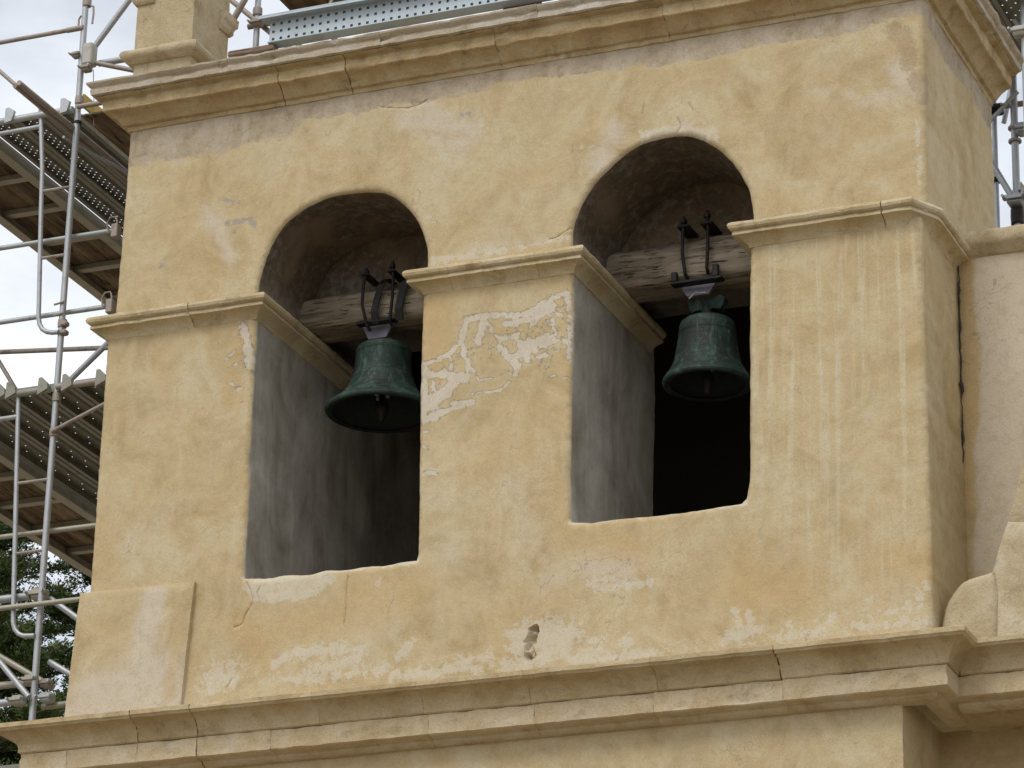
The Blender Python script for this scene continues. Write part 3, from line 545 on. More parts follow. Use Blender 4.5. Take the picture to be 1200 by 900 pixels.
panel('shaft_wall', .23, 5.80, -1.4, -.26, .02, STUCCO, tower, back=.9)
pl_ = MB(); pl_.box((.24, .05, -8.5), (5.79, 1.8, -1.38)); pl_.build('shaft_base', STUCCO, tower)
q = MB(); q.box((-.31, -.085, -1.4), (-.02, .5, -.285), .012); q.rough(.006, 8); q.build('corner_pilaster', PALE, tower)
q = MB(); q.box((-.06, .06, -1.4), (.25, .5, -.3), .008); q.rough(.006, 8); q.build('corner_pilaster_return', CORNICE, tower)
# ---- pedestal on the top left corner
ped = empty('corner_pedestal', (.24, .3, 4.88), tower)
q = MB(); q.box((.0, .06, 4.86), (.48, .62, 5.14), .012); q.rough(.006, 9); q.build('plinth', PALE, ped)
PM = [(-.03, 5.12), (.025, 5.125), (.04, 5.14), (.066, 5.155), (.078, 5.18), (.074, 5.208), (.055, 5.225), (.02, 5.235), (-.03, 5.237)]
path = make_path([(.0, .62), (.0, .06), (.48, .06), (.48, .62)]); sweep(PM, path, 0, path[2][-1], amp=.004).build('base_moulding', PALE, ped, 40)
mb = MB()
for k in range(14):
    z = 5.2+.08*k; w = 0
rows = 15; ring = [(.0, .06), (.12, .06), (.24, .06), (.36, .06), (.48, .06), (.48, .2), (.48, .34), (.48, .48), (.48, .62), (.36, .62), (.24, .62), (.12, .62), (0, .62), (0, .48), (0, .34), (0, .2)]
vs = []
for k in range(rows+1):
    z = 5.2+.07*k; tp = 1-.012*k/rows*2
    for x, y in ring: vs.append((.24+(x-.24)*tp+.004*fn((x, y, z), 8), .34+(y-.34)*tp+.004*fn((x, y, z+9), 8), z))
n = len(ring); mb.add(vs, [(k*n+i, k*n+(i+1) % n, (k+1)*n+(i+1) % n, (k+1)*n+i) for k in range(rows) for i in range(n)]+[tuple(rows*n+i for i in range(n))])
mb.build('shaft', PALE, ped, 40)
CM = [(-.02, 5.61), (.012, 5.615), (.03, 5.64), (.034, 5.68), (.05, 5.70), (.055, 5.76), (-.02, 5.77)]
path = make_path([(.0, .62), (.0, .06), (.15, .06)]); sweep(CM, path, 0, path[2][-1], amp=.004).build('collar_moulding', PALE, ped, 40)
path = make_path([(.48, .46), (.48, .62), (.40, .62)]); sweep([(a, b-.07) for a, b in CM], path, 0, path[2][-1], amp=.004).build('collar_moulding', PALE, ped, 40)
# ------------------------------------------------------------------ church front adjoining on the right
fac = empty('church_facade', (8, 1.2, -8.5)); tag(fac, 'pinkish plastered church wall set back at the right edge', 'wall')
def facade():
    o = panel('wall', 6.0, 9.5, -.02, 3.02, .83, STUCCO, fac, .045, .5); me = o.data
    ax = np.array([v.co.x for v in me.vertices]); az = np.array([v.co.z for v in me.vertices])
    jit = np.array([.05*noise.noise(Vector((0, z*2.2, 3)))+.02*noise.noise(Vector((0, z*7, 3))) for z in az])
    lim = np.interp(az, [0, .9, 1.5, 2.2, 3], [6.03, 6.05, 6.10, 6.14, 6.09])+jit
    a = np.clip(.5+(ax-lim)/.06, 0, 1)
    for nm, v in (('pale', a*.95), ('grey', a*.30), ('orange', (1-a)*.75)):
        at = me.attributes.new(nm, 'FLOAT', 'POINT'); at.data.foreach_set('value', v.astype(np.float32))
facade()
q = MB(); q.box((6.05, .9, -8.5), (9.5, 1.5, -.05)); q.build('lower_wall_core', STUCCO, fac)
panel('lower_wall', 5.70, 9.5, -1.4, -.28, .86, STUCCO, fac, .05, .1)
def fstones(name, prof, pts, cuts, mat, parent, **kw):
    path = make_path(pts); tot = path[2][-1]; cs = [0]+cuts+[tot]
    for a, b in zip(cs[:-1], cs[1:]): sweep(prof, path, a, b, **kw).build(name, mat, parent, 38)
COP = [(-.05, 2.985), (.005, 2.985), (.03, 3.005), (.05, 3.03), (.075, 3.055), (.085, 3.09), (.080, 3.13), (.06, 3.155), (.03, 3.165), (-.40, 3.17)]
fstones('coping_stone', COP, [(6.03, .83), (9.5, .83)], [.9, 1.9], PALE, fac, amp=.006)
fstones('string_course_stone', LOWC, [(6.15, .27), (9.5, .27)], [.75, 1.7], CORNICE, fac, amp=.005)
fstones('string_course_fascia_stone', LOWF, [(6.1, .27), (9.5, .27)], [.65, 1.9], FASCIA, fac, amp=.005)
q = MB(); q.box((6.02, .2, -.30), (9.5, .9, .03)); q.build('string_course_core', CORNICE, fac)
# broken seam between tower and church
mb = MB(); pts = [(6.012+.012*noise.noise(Vector((k*.9, 0, 0))), .815+.012*noise.noise(Vector((0, k*.8, 4))), 3.0-k*.04) for k in range(38)]
mb.tube(pts, .012, 6, rr=[.003+.017*max(0, noise.noise(Vector((k*.45, 3, 1)))+.12) for k in range(38)], jit=.7); mb.build('open_seam', DARK, fac)
# sweeping scroll buttress: a rounded foot and the raking stones that climb from it
def outline_stone(name, poly, y0, y1, mat, bulge=.0, n=7):
    mb = MB(); c = Vector((sum(p[0] for p in poly)/len(poly), sum(p[1] for p in poly)/len(poly))); pl = resample(poly, .05, sm=True); m_ = len(pl); vs = []
    for k in range(n+1):
        f = k/n
        for p in pl:
            q = c.lerp(p, f); r = max(0, (f-.86)/.14); y = y0-bulge*(1-f*f)+.014*r*r
            vs.append((q.x+.005*fn((q.x, 1, q.y), 9)*(f > .9), y+.006*fn((q.x, 0, q.y), 6)+.003*fn((q.x, 0, q.y), 17), q.y+.005*fn((q.x, 2, q.y), 9)*(f > .9)))
    fs = [(k*m_+i, k*m_+(i+1) % m_, (k+1)*m_+(i+1) % m_, (k+1)*m_+i) for k in range(n) for i in range(m_)]
    mb.add(vs, fs); b = mb.add([(vs[n*m_+i][0], y1, vs[n*m_+i][2]) for i in range(m_)], [])
    mb.f += [(n*m_+i, n*m_+(i+1) % m_, b+(i+1) % m_, b+i) for i in range(m_)]; mb.mi += [0]*m_
    return mb.build(name, mat, fac, 55)
outline_stone('scroll_foot', [(6.025, .02), (6.03, .16), (6.055, .30), (6.109, .392), (6.177, .462), (6.255, .488), (6.335, .505), (6.375, .515), (6.392, .40), (6.385, .20), (6.38, .02)], .135, .9, PALE, .025)
outline_stone('raking_stone', [(6.36, .02), (6.36, .50), (6.374, .562), (6.412, .68), (6.470, .842), (6.80, .80), (7.4, .72), (7.4, .02)], .150, .9, PALE)
outline_stone('raking_stone', [(6.4715, .845), (6.532, 1.052), (6.596, 1.273), (6.692, 1.589), (6.846, 1.946), (7.4, 2.4), (7.4, .724), (6.80, .803)], .152, .9, PALE)
# ------------------------------------------------------------------ beams, bells and their ironwork
def beam(x0, x1, ya, yb, za, zb, label, tilt=0.):
    mb = MB(); nx = 90; ring = []
    cy, cz, hy, hz = (ya+yb)/2, (za+zb)/2, (yb-ya)/2, (zb-za)/2; n = 56; vs = []
    for i in range(nx+1):
        x = x0+(x1-x0)*i/nx
        for k in range(n):
            a = 2*math.pi*k/n; c, s = math.cos(a), math.sin(a); p = 3.6
            rr = (abs(c)**p+abs(s)**p)**(-1/p); y = cy+hy*c*rr; z = cz+hz*s*rr+tilt*(x-x0)
            e = 1+.06*fn((x*.9, y*2, z*2), 2.2)+.05*fn((x, y*5, z*5), 4)+.02*fn((x*1.2, y*14, z*14), 3)-.15*max(0, fn((x*.5, y*9+3, z*9), 3)-.22)+.03*fn((x*6, y*9, z*9), 3)
            vs.append((x, cy+(y-cy)*e, cz+(z-cz)*e))
    fs = [(i*n+k, i*n+(k+1) % n, (i+1)*n+(k+1) % n, (i+1)*n+k) for i in range(nx) for k in range(n)]+[tuple(range(n)), tuple(nx*n+k for k in range(n))]
    mb.add(vs, fs); return tag(mb.build('wooden_beam', BEAMW, None, 55, ((x0+x1)/2, cy, za)), label, 'beam', 'beams across the bell openings')
beam(1.05, 2.58, .66, 1.0, 3.07, 3.34, 'weathered grey timber beam across the left bell opening')
beam(3.42, 4.95, .65, 1.0, 3.04, 3.365, 'thicker weathered grey timber beam across the right bell opening')
def bell(cx, cy, zr, prof, label, canon, clap_r, seed):
    t = empty('bell', (cx, cy, zr)); tag(t, label, 'bell', 'bells in the tower openings')
    out = dense(prof, .012); th = .028
    inner = [(max(0, r-th-.02*max(0, 1-z/.06)), z+.0 if i == 0 else z) for i, (r, z) in enumerate(out) if z < prof[-1][1]-.05]
    full = [(r-.014, .0) for r, z in out[:1]]+out
    mb = MB(); ring = out+[]
    lip = (out[0][0]-.012, -.006)
    mb.lathe([lip]+out, (cx, cy, zr), 72)
    top = inner[-1]; mb.lathe([(0.0, top[1]+.012)]+[(p[0], p[1]) for p in inner[::-1]]+[lip], (cx, cy, zr), 72, 1)
    mb.build('bell_body', [VERD, INBELL], t, 35)
    ht = prof[-1][1]
    mb = MB()
    if canon:   # flared pair of lugs on a neck
        mb.lathe([(.0, ht-.01), (.05, ht-.01), (.040, ht+.03), (.045, ht+.12), (.0, ht+.13)], (cx, cy, zr), 20)
        for s in (-1, 1):
            prof2 = [(0, .03), (.05*s, .045), (.10*s, .035), (.125*s, .06), (.135*s, .10), (.10*s, .115), (.05*s, .10), (0, .105)]
            mb.prism([(cx+a, zr+ht+b*1.3+.01) for a, b in prof2], 'y', cy-.035, cy+.035)
    else:
        mb.lathe([(.0, ht-.02), (.085, ht-.012), (.082, ht+.01), (.06, ht+.024), (.055, ht+.05), (.0, ht+.055)], (cx, cy, zr), 28)
    mb.build('crown', VERD if canon else GALVB, t, 40)
    mb = MB(); mb.tube([(cx, cy, zr+ht-.08), (cx+.004, cy, zr+.2), (cx+.006, cy-.01, zr+.06)], .014, 10); c = mb.build('clapper', IRON, t, 40)
    mb = MB(); mb.lathe([(0, -.10), (.018, -.098), (.024, -.08), (.03, -.06), (clap_r, -.02), (clap_r*1.05, .01), (clap_r*.7, .045), (.016, .07), (0, .072)], (cx+.006, cy-.01, zr+.03), 20); mb.build('clapper_ball', IRON, c, 50)
    for k in range(3):
        a = k*2.1+seed; mb = MB(); mb.box((-.012, -.012, -.012), (.012, .012, .012), .003); mb.v = [(x+cx+.05*math.cos(a), y+cy+.05*math.sin(a)-.02, z+zr+.12) for x, y, z in mb.v]; mb.build('clapper_bolt', GALV, c)
bell(1.785, .80, 2.417, [(.398, .0), (.402, .012), (.392, .03), (.362, .052), (.325, .082), (.288, .12), (.258, .165), (.238, .21), (.224, .26), (.215, .268), (.214, .278), (.208, .30), (.200, .38), (.198, .44), (.201, .445), (.201, .458), (.197, .462), (.192, .485), (.170, .503), (.12, .512), (.0, .518)],
     'larger green bronze bell with wide flared lip in the left opening', False, .05, .3)
bell(4.233, .80, 2.306, [(.306, .0), (.310, .012), (.304, .03), (.284, .06), (.278, .066), (.262, .098), (.24, .14), (.228, .185), (.218, .24), (.210, .30), (.2085, .305), (.2085, .315), (.204, .32), (.2, .36), (.202, .364), (.202, .376), (.198, .38), (.196, .42), (.186, .45), (.165, .468), (.11, .478), (.0, .482)],
     'smaller dark green bronze bell with lugged crown in the right opening', True, .042, 1.)
def rod(t, x, zb_, zt, y=.615, bow=.0, nut=True):
    mb = MB(); mb.tube([(x+bow*.3, y, zt), (x-bow*.6, y-.005, zt-.13), (x-bow*.7, y-.01, zt-.28), (x+bow, y+.01, zb_+.03), (x+bow*1.6, y+.05, zb_)], .0115, 10); r = mb.build('rod', IRON, t, 40)
    if nut:
        mb = MB(); mb.lathe([(0, -.014), (.024, -.014), (.024, .014), (0, .014)], (x+bow*.3, y, zt-.035), 6); mb.build('nut', IRON, r)
    return r
def plate(t, cx, zt, zb_, w, y, mat=PLATE):
    mb = MB(); mb.prism([(cx-w*.5, zt), (cx+w*.5, zt), (cx+w*.54, zt-.05), (cx+w*.30, zb_), (cx-w*.30, zb_), (cx-w*.54, zt-.05)], 'y', y-.012, y+.012); p = mb.build('gusset_plate', mat, t)
    for sx in (-.3, .3, 0):
        b = MB(); b.lathe([(0, -.012), (.014, -.012), (.014, .008), (0, .008)], (0, 0, 0), 6, rot=Matrix.Rotation(math.pi/2, 3, 'X')); b.v = [(q[0]+cx+sx*w, q[1]+y-.016, q[2]+zt-.05+(.02 if sx == 0 else 0)) for q in b.v]; b.build('bolt', GALV if sx == 0 else IRON, p)
# left
t = empty('bell_hanger', (1.78, .7, 3.0)); tag(t, 'black iron straps and rods clasping the beam above the larger bell', 'bell hanger', 'bell hangers')
rod(t, 1.705, 3.0, 3.47, bow=.02); rod(t, 1.918, 3.02, 3.49, bow=-.012)
plate(t, 1.765, 3.125, 2.965, .23, .735)
mb = MB(); mb.box((1.63, .63, 3.05), (1.94, .70, 3.066), .004); mb.build('clamp_plate', IRON, t)
for x, w in ((1.80, .05), (1.99, .055)):
    mb = MB(); path = [(x+.05, .80, 3.40), (x+.045, .66, 3.385), (x+.03, .615, 3.33), (x, .612, 3.22), (x-.02, .614, 3.12), (x-.015, .64, 3.04)]
    for a, b in zip(path[:-1], path[1:]):
        a = Vector(a); b = Vector(b); mb.add([a+Vector((-w/2, 0, 0)), a+Vector((w/2, 0, 0)), b+Vector((w/2, 0, 0)), b+Vector((-w/2, 0, 0)), a+Vector((-w/2, .012, .004)), a+Vector((w/2, .012, .004)), b+Vector((w/2, .012, .004)), b+Vector((-w/2, .012, .004))], [(0, 1, 2, 3), (4, 5, 6, 7), (0, 3, 7, 4), (1, 2, 6, 5)])
    mb.build('strap', IRON, t)
for x in (1.71, 1.915):
    mb = MB(); mb.box((x-.03, .585, 3.405), (x+.03, .90, 3.42), .003); mb.build('top_bar', IRON, t)
# right
t = empty('bell_hanger', (4.2, .7, 3.0)); tag(t, 'two upright black bolts and grey plate clamping the beam above the smaller bell', 'bell hanger', 'bell hangers')
rod(t, 4.122, 3.05, 3.50, bow=.008); rod(t, 4.297, 3.07, 3.52, bow=-.008)
plate(t, 4.195, 3.085, 2.94, .26, .715)
mb = MB(); mb.box((4.03, .60, 3.0), (4.40, .68, 3.02), .004); mb.build('clamp_plate', IRON, t)
for xa, zz in ((4.035, 3.09), (4.335, 3.11)): mb = MB(); mb.box((xa, .60, 3.021), (xa+.042, .64, zz), .004); mb.build('cheek', IRON, t)
for x in (4.124, 4.295):
    mb = MB(); mb.box((x-.045, .585, 3.415), (x+.045, .80, 3.432), .003); mb.build('top_bar', IRON, t)
mb = MB(); mb.tube([(4.14, .68, 2.91), (4.19, .67, 2.945), (4.27, .67, 2.935)], .007, 6); mb.build('wire_tie', GALV, t)
# ------------------------------------------------------------------ scaffolding
def tubep(name, pts, r, mat, parent, n=10): mb = MB(); mb.tube(pts, r, n); return mb.build(name, mat, parent, 40)
def coupler(parent, x, y, z, s=1., mat=None):
    mb = MB(); mb.box((x-.045*s, y-.042*s, z-.035*s), (x+.045*s, y+.042*s, z+.035*s), .012*s); mb.box((x-.062*s, y-.058*s, z-.012*s), (x+.066*s, y-.03*s, z+.014*s), .004)
    c = mb.build('coupler', mat or GALVB, parent)
    for dx in (-.055, .055):
        b = MB(); b.tube([(x+dx*s, y-.085*s, z), (x+dx*s, y-.02*s, z)], .009*s, 6); b.lathe([(0, -.012), (.017*s, -.012), (.017*s, .008), (0, .008)], (0, 0, 0), 6, rot=Matrix.Rotation(math.pi/2, 3, 'X')) if False else None; b.build('bolt', GALV, c)
    return c
def collar(parent, x, y, z, r=.034, h=.05, mat=None):
    mb = MB(); mb.lathe([(.02, -h/2), (r, -h/2), (r*1.05, 0), (r, h/2), (.02, h/2)], (x, y, z), 14); return mb.build('collar', mat or GALVB, parent, 40)
def steel_plank_mesh(w, ln, hx=5, pitch=.062, hole=.017, flange=.055):
    # perforated channel: web with punched holes, two folded edges
    xs = [0]; 
    for k in range(hx):
        c = w*(k+.5)/hx; xs += [c-hole/2, c+hole/2]
    xs.append(w); ys = [0]; n = int(ln/pitch)
    for k in range(n):
        c = ln*(k+.5)/n; ys += [c-hole/2, c+hole/2]
    ys.append(ln); nx, ny = len(xs), len(ys); vs = [(x, y, 0) for y in ys for x in xs]; fs = []
    for j in range(ny-1):
        for i in range(nx-1):
            if i % 2 and j % 2 and ((i//2+j//2) % 2 == 0 or hx < 4): continue
            fs.append((j*nx+i, j*nx+i+1, (j+1)*nx+i+1, (j+1)*nx+i))
    mb = MB(); mb.add(vs, fs); e = .012
    for x, s in ((0, 1), (w, -1)):
        mb.add([(x, 0, 0), (x, ln, 0), (x, ln, -flange), (x, 0, -flange), (x+s*.035, 0, -flange), (x+s*.035, ln, -flange)], [(0, 1, 2, 3), (3, 2, 5, 4)])
    mb.add([(0, 0, 0), (w, 0, 0), (w, 0, -flange), (0, 0, -flange)], [(0, 1, 2, 3)])
    mid = w*.5; mb.add([(mid-.012, 0, -.001), (mid+.012, 0, -.001), (mid+.012, ln, -.001), (mid-.012, ln, -.001), (mid, 0, -.02), (mid, ln, -.02)], [(0, 4, 5, 3), (4, 1, 2, 5)])
    me = bpy.data.meshes.new('deck_plank'); me.from_pydata(mb.v, [], mb.f); me.materials.append(STEELP); return me
def place(me, name, loc, parent):
    o = bpy.data.objects.new(name, me); COL.objects.link(o); o.location = loc; put(o, parent); return o
sc = empty('scaffolding', (-1.3, 2.0, -8.5)); tag(sc, 'galvanised tube scaffolding with two plank decks beside the tower at left', 'scaffolding')
SY = .60; PX = -.755
tubep('standard', [(PX+.015, SY, -8.5), (PX, SY, 0), (PX-.012, SY, 7.4)], .0245, GALV, sc, 14)
tubep('standard', [(-.26, .70, -8.5), (-.26, .70, 4.4)], .0245, GALV, sc)
tubep('standard', [(-2.50, SY, -8.5), (-2.50, SY, 7.4)], .0245, GALV, sc)
for z, m_ in ((5.215, GALVB), (3.38, GALVB), (2.79, GALVB), (2.515, GALVB), (6.05, GALVB), (5.03, IRON)): collar(sc, PX, SY, z, .034 if m_ is GALVB else .03, .06 if m_ is GALVB else .02, m_)
# decks
PM_ = steel_plank_mesh(.235, 3.9, 7, .036, .0095, .055); PM2 = steel_plank_mesh(.26, 3.9, 5, .11, .0085, .065)
for k in range(3): place(PM_, 'deck_plank', (-1.53+.245*k, SY-.02, 5.17), sc)
for k in range(5): place(PM2, 'deck_plank', (-1.70+.275*k, SY-.02, 2.90), sc)
def platform(x0, x1, z, ybeg, yend):
    p = empty('plywood_platform', ((x0+x1)/2, ybeg, z), sc)
    mb = MB(); mb.box((x0+.01, ybeg, z), (x1-.01, yend, z+.012)); mb.build('plywood_sheet', PLYW, p)
    for x in (x0, x1):
        mb = MB(); s = 1 if x == x0 else -1; mb.box((min(x, x+s*.05), ybeg, z-.085), (max(x, x+s*.05), yend, z-.002), .006); mb.box((min(x, x+s*.085), ybeg, z-.092), (max(x, x+s*.085), yend, z-.082), .002); mb.build('side_rail', ALU, p)
    k = 0; y = ybeg+.25
    while y < yend:
        mb = MB(); mb.box((x0+.05, y, z-.052), (x1-.05, y+.055, z-.001), .005); mb.box((x0+.05, y+.055, z-.045), (x1-.05, y+.085, z-.03), .003); mb.build('batten', ALU, p); y += .58
    return p
p1 = platform(-2.27, -1.56, 5.13, SY-.02, 4.4)
mb = MB(); mb.box((-1.96, 3.58, 5.122), (-1.82, 3.70, 5.129)); mb.build('vent_grille', IRON, p1)
mb = MB(); mb.box((-1.74, 3.36, 5.122), (-1.62, 3.52, 5.129)); mb.build('paper_label', LABEL, p1)
platform(-2.48, -1.72, 2.86, SY-.02, 4.6)
mb = MB(); mb.box((-.70, SY-.05, 5.05), (-.05, 3.5, 5.068), .003); mb.build('plywood_sheet', PLYW, sc)
mb = MB(); mb.box((-.745, SY+.02, 5.17), (-.725, 2.6, 5.28), .003); mb.build('yellow_toe_board', YELLOW, sc)
for x in (-.79, -.84): tubep('runner', [(x, -.22+(.03 if x < -.8 else 0), 4.985), (x+.03, 4.0, 4.985)], .021, GALVB, sc)
tubep('runner', [(-.87, SY, 4.93), (-.66, 1.6, 4.93)], .012, GALV, sc)
# transoms and rails
def xr(name, x0, x1, z, y=SY, r=.0235, mat=None, dz=0.): return tubep(name, [(x0, y, z), (x1, y, z+dz)], r, mat or GALV, sc)
xr('transom', -2.7, -.78, 5.125, SY-.045, .026); xr('transom', -.74, -.15, 5.14, SY-.045, .02, GALVB)
xr('transom', -2.7, -.79, 2.845, SY-.045, .026, STEELP); xr('transom', -.735, -.15, 2.855, SY-.045, .024, GALVB)
xr('guard_rail', -3.0, -.40, 4.115, SY+.07, .019, GALV); xr('guard_rail', -3.0, -.44, 3.50, SY+.07, .019, GALV)
xr('guard_rail', -3.0, -.2, 1.78, SY+.07, .019, ALU); xr('guard_rail', -3.0, -.2, 1.18, SY-.06, .019, ALU)
xr('guard_rail', -3.0, PX, 5.83, SY-.02, .018, GALVB)
for z in (4.13, 3.52):
    mb = MB(); mb.tube([(-.44, SY+.03, z-.05), (-.455, SY+.03, z+.03), (-.43, SY+.03, z+.075), (-.385, SY+.03, z+.075), (-.37, SY+.03, z+.03), (-.38, SY+.03, z-.05)], .007, 6); mb.box((-.415, SY+.02, z-.09), (-.36, SY+.09, z+.02), .006); mb.build('wedge_lock', GALVB, sc)
for s in (-1, 1):
    mb = MB(); x = PX+.06*s; mb.tube([(x, SY, 5.84), (x, SY, 5.92), (x-.015*s, SY, 5.945), (x-.035*s, SY, 5.94)] if s < 0 else [(x-.03, SY, 6.02), (x, SY, 6.01), (x+.005, SY, 5.95), (x, SY, 5.86)], .008, 6); mb.build('wedge_lock', GALVB, sc)
xr('flattened_end', -.90, -.76, 5.83, SY-.02, .022, GALVB)
# ladder frames clipped to the upright
def ladder(pts, rungs, bar):
    t = empty('ladder_frame', (pts[-1][0], SY, pts[-1][1]), sc)
    P = [(x, SY-.03, z) for x, z in pts]; tubep('rail', P, .018, GALV, t)
    for z, x0 in rungs: tubep('rung', [(x0, SY-.03, z-.004), (PX, SY-.01, z+.006)], .0125, GALVB, t, 8)
    tubep('bar', [(bar[0], SY-.03, bar[1]-.01), (bar[2], SY-.03, bar[1])], .018, GALV, t)
ladder([(-1.073, 5.19), (-1.015, 4.67), (-1.0, 4.385), (-.95, 3.54), (-.946, 3.45), (-.932, 3.39), (-.905, 3.345), (-.865, 3.318), (-.82, 3.306), (-.765, 3.302)], [(4.487, -1.005), (3.93, -.972)], (-2.4, 5.035, -1.05))
ladder([(-1.065, 2.82), (-1.059, 2.777), (-.983, 1.535), (-.96, 1.144), (-.953, 1.07), (-.935, 1.02), (-.90, .98), (-.86, .962), (-.77, .955)], [(2.145, -1.015), (1.60, -.985)], (-2.4, 2.67, -1.05))
for z in (3.30, 3.37): mb = MB(); mb.box((PX-.005, SY-.04, z-.02), (PX+.055, SY+.02, z+.02), .01); mb.build('clip', GALVB, sc)
for z in (3.53, 3.44): tubep('bolt', [(-.82, SY-.03, z), (-.74, SY-.03, z+.012)], .008, GALVB, sc, 6)
# braces
tubep('brace', [(-2.3, SY-.07, 6.37), (-1.06, SY-.07, 5.19)], .017, GALVB, sc)
tubep('brace', [(-.735, .66, 5.64), (-.19, .66, 6.34)], .024, GALV, sc)
tubep('tie', [(-.68, .72, 5.575), (.35, .72, 5.57)], .026, GALV, sc); tubep('tie', [(-.66, .62, 5.53), (-.20, .72, 5.40)], .019, GALVB, sc)
mb = MB(); mb.box((-.735, SY-.05, 5.50), (-.655, SY+.05, 5.68), .01); mb.build('clamp_block', LABEL, sc)
coupler(sc, -.70, SY-.02, 5.47, .8); coupler(sc, -.80, SY-.02, 5.60, .7)
tubep('tie_wire', [(-.655, SY, 5.46), (-.63, SY, 5.2), (-.615, SY, 4.98)], .0035, GALVB, sc, 5)
tubep('chord', [(-3.2, 1.6, 3.83), (-.9, 1.6, 3.60)], .019, GALVB, sc)
tubep('brace', [(-1.97, 1.6, 3.73), (-1.55, 1.6, 3.10)], .017, GALVB, sc); tubep('brace', [(-.93, 1.6, 3.65), (-1.55, 1.6, 3.12)], .024, GALV, sc)
tubep('brace', [(-.755, SY-.04, 2.51), (-.2, SY-.04, 2.72)], .015, GALVB, sc)
for x in (-1.20, -1.11, -.84, -.64, -.36):
    mb = MB(); mb.prism([(x-.035, 2.80), (x+.05, 2.84), (x+.045, 2.885), (x-.005, 2.935), (x-.03, 2.93)], 'y', SY-.085, SY-.06); mb.build('plank_hook', STEELP, sc)
for x in (-1.32, -.84):
    mb = MB(); mb.prism([(x-.03, 5.09), (x+.03, 5.10), (x+.05, 5.18), (x, 5.215), (x-.03, 5.21)], 'y', SY-.085, SY-.06); mb.build('plank_hook', GALV, sc)
# lower bay
xr('ledger', -2.4, -.86, 1.27, SY+.02, .028, GALV, .01); coupler(sc, -.80, SY+.05, 1.29, 1.25, ALU); tubep('brace', [(-.74, SY+.1, 1.27), (-.15, SY+.1, .84)], .024, GALV, sc)
tubep('brace', [(-1.3, SY-.06, 1.08), (-.76, SY-.06, .49)], .022, GALV, sc); tubep('brace', [(-1.3, SY+.16, .98), (-.7, SY+.16, .62)], .024, ALU, sc)
xr('ledger', -2.4, -.80, .635, SY+.05, .026, ALU, .0); xr('ledger', -2.4, -.80, .46, SY-.045, .027, GALV, .012)
coupler(sc, -.80, SY+.02, .64, 1., ALU); coupler(sc, -.86, SY-.03, .48, 1., ALU); coupler(sc, -.66, SY+.03, .50, 1., GALV); coupler(sc, -.70, SY+.07, .62, .9, GALVB)
tubep('brace', [(-.72, SY+.12, .80), (-.1, SY+.12, .42)], .024, GALV, sc); xr('ledger', -.74, -.1, .46, SY+.1, .024, ALU, .01)
for k in range(4): place(PM2, 'deck_plank', (-1.75+.275*k, SY+.3, .12), sc)
# ---- on the tower roof, behind the moulding
sr = empty('scaffolding', (1.2, 1.2, 4.88)); tag(sr, 'scaffold tubes and dark deck standing on the tower roof beside the pedestal', 'scaffolding')
tubep('standard', [(.41, 1.2, 4.88), (.40, 1.2, 7.2)], .0245, GALV, sr); tubep('standard', [(.62, 1.5, 4.88), (.62, 1.5, 7.2)], .0245, GALV, sr); tubep('standard', [(2.9, 1.3, 4.88), (2.9, 1.3, 7.2)], .0245, GALV, sr)
tubep('brace', [(.02, 1.12, 5.60), (.52, 1.12, 6.47)], .026, GALVB, sr); tubep('brace', [(.10, 1.3, 6.28), (.72, 1.3, 5.68)], .022, GALVB, sr); tubep('brace', [(.30, 1.42, 6.5), (1.2, 1.42, 5.6)], .02, GALV, sr)
tubep('ledger', [(.3, 1.26, 5.98), (3.2, 1.26, 5.98)], .024, STEELP, sr)
collar(sr, .405, 1.2, 6.06, .036, .06); coupler(sr, .42, 1.18, 5.95, .9)
mb = MB(); mb.box((.62, .98, 6.09), (3.6, 1.7, 6.14), .004); mb.build('deck_board', PLYW, sr)
for x in (1.05, 1.35, 1.55): tubep('brace', [(x, 1.0, 5.7), (x+.15, 1.0, 6.1)], .012, ALU, sr, 6)
coupler(sr, -.0+.12, 1.0, 5.72, 1., IRON); collar(sr, .06, 1.12, 5.66, .036, .05, IRON)
# perforated steel plank on edge and the board under it
t = empty('steel_plank', (2.5, -.06, 4.99)); tag(t, 'blue grey perforated steel plank lying on edge along the tower top', 'steel plank')
def edge_plank(x0, x1, y, z0, z1):
    rows = 3; pitch = .062; hole = .021; n = int((x1-x0)/pitch); xs = [x0]
    for k in range(n):
        c = x0+(x1-x0)*(k+.5)/n; xs += [c-hole/2, c+hole/2]
    xs.append(x1); zs = [z0]
    for k in range(rows):
        c = z0+(z1-z0)*(k+.62)/(rows+.25); zs += [c-hole/2, c+hole/2]
    zs.append(z1); nx = len(xs); mb = MB()
    mb.add([(x, y, z) for z in zs for x in xs], [(j*nx+i, j*nx+i+1, (j+1)*nx+i+1, (j+1)*nx+i) for j in range(len(zs)-1) for i in range(nx-1) if not (i % 2 and j % 2)])
    mb.build('web', BLUEST, t)
    mb = MB(); mb.box((x0, y+.012, z0+.005), (x1, y+.03, z1-.005)); mb.build('backing', STEELP, t)
    mb = MB(); mb.box((x0-.06, y-.075, z1+.001), (x1, y+.06, z1+.012), .002); mb.box((x0-.06, y-.075, z1-.014), (x1, y-.067, z1+.001)); mb.build('top_flange', BLUEST, t)
    mb = MB(); mb.box((x0+.01, y-.05, z0-.012), (x1, y+.06, z0-.001), .002); mb.build('bottom_flange', BLUEST, t)
edge_plank(1.195, 3.75, -.09, 5.012, 5.205)
mb = MB(); mb.box((.88, -.13, 4.945), (1.25, .9, 4.998), .012); mb.v = [(x+.05*(y+.1), y, z) for x, y, z in mb.v]; mb.rough(.006, 10); tag(mb.build('wooden_board', BOARDW, None, 40, (1.06, .3, 4.945)), 'weathered brown board end lying on the tower top beside the pedestal', 'board')
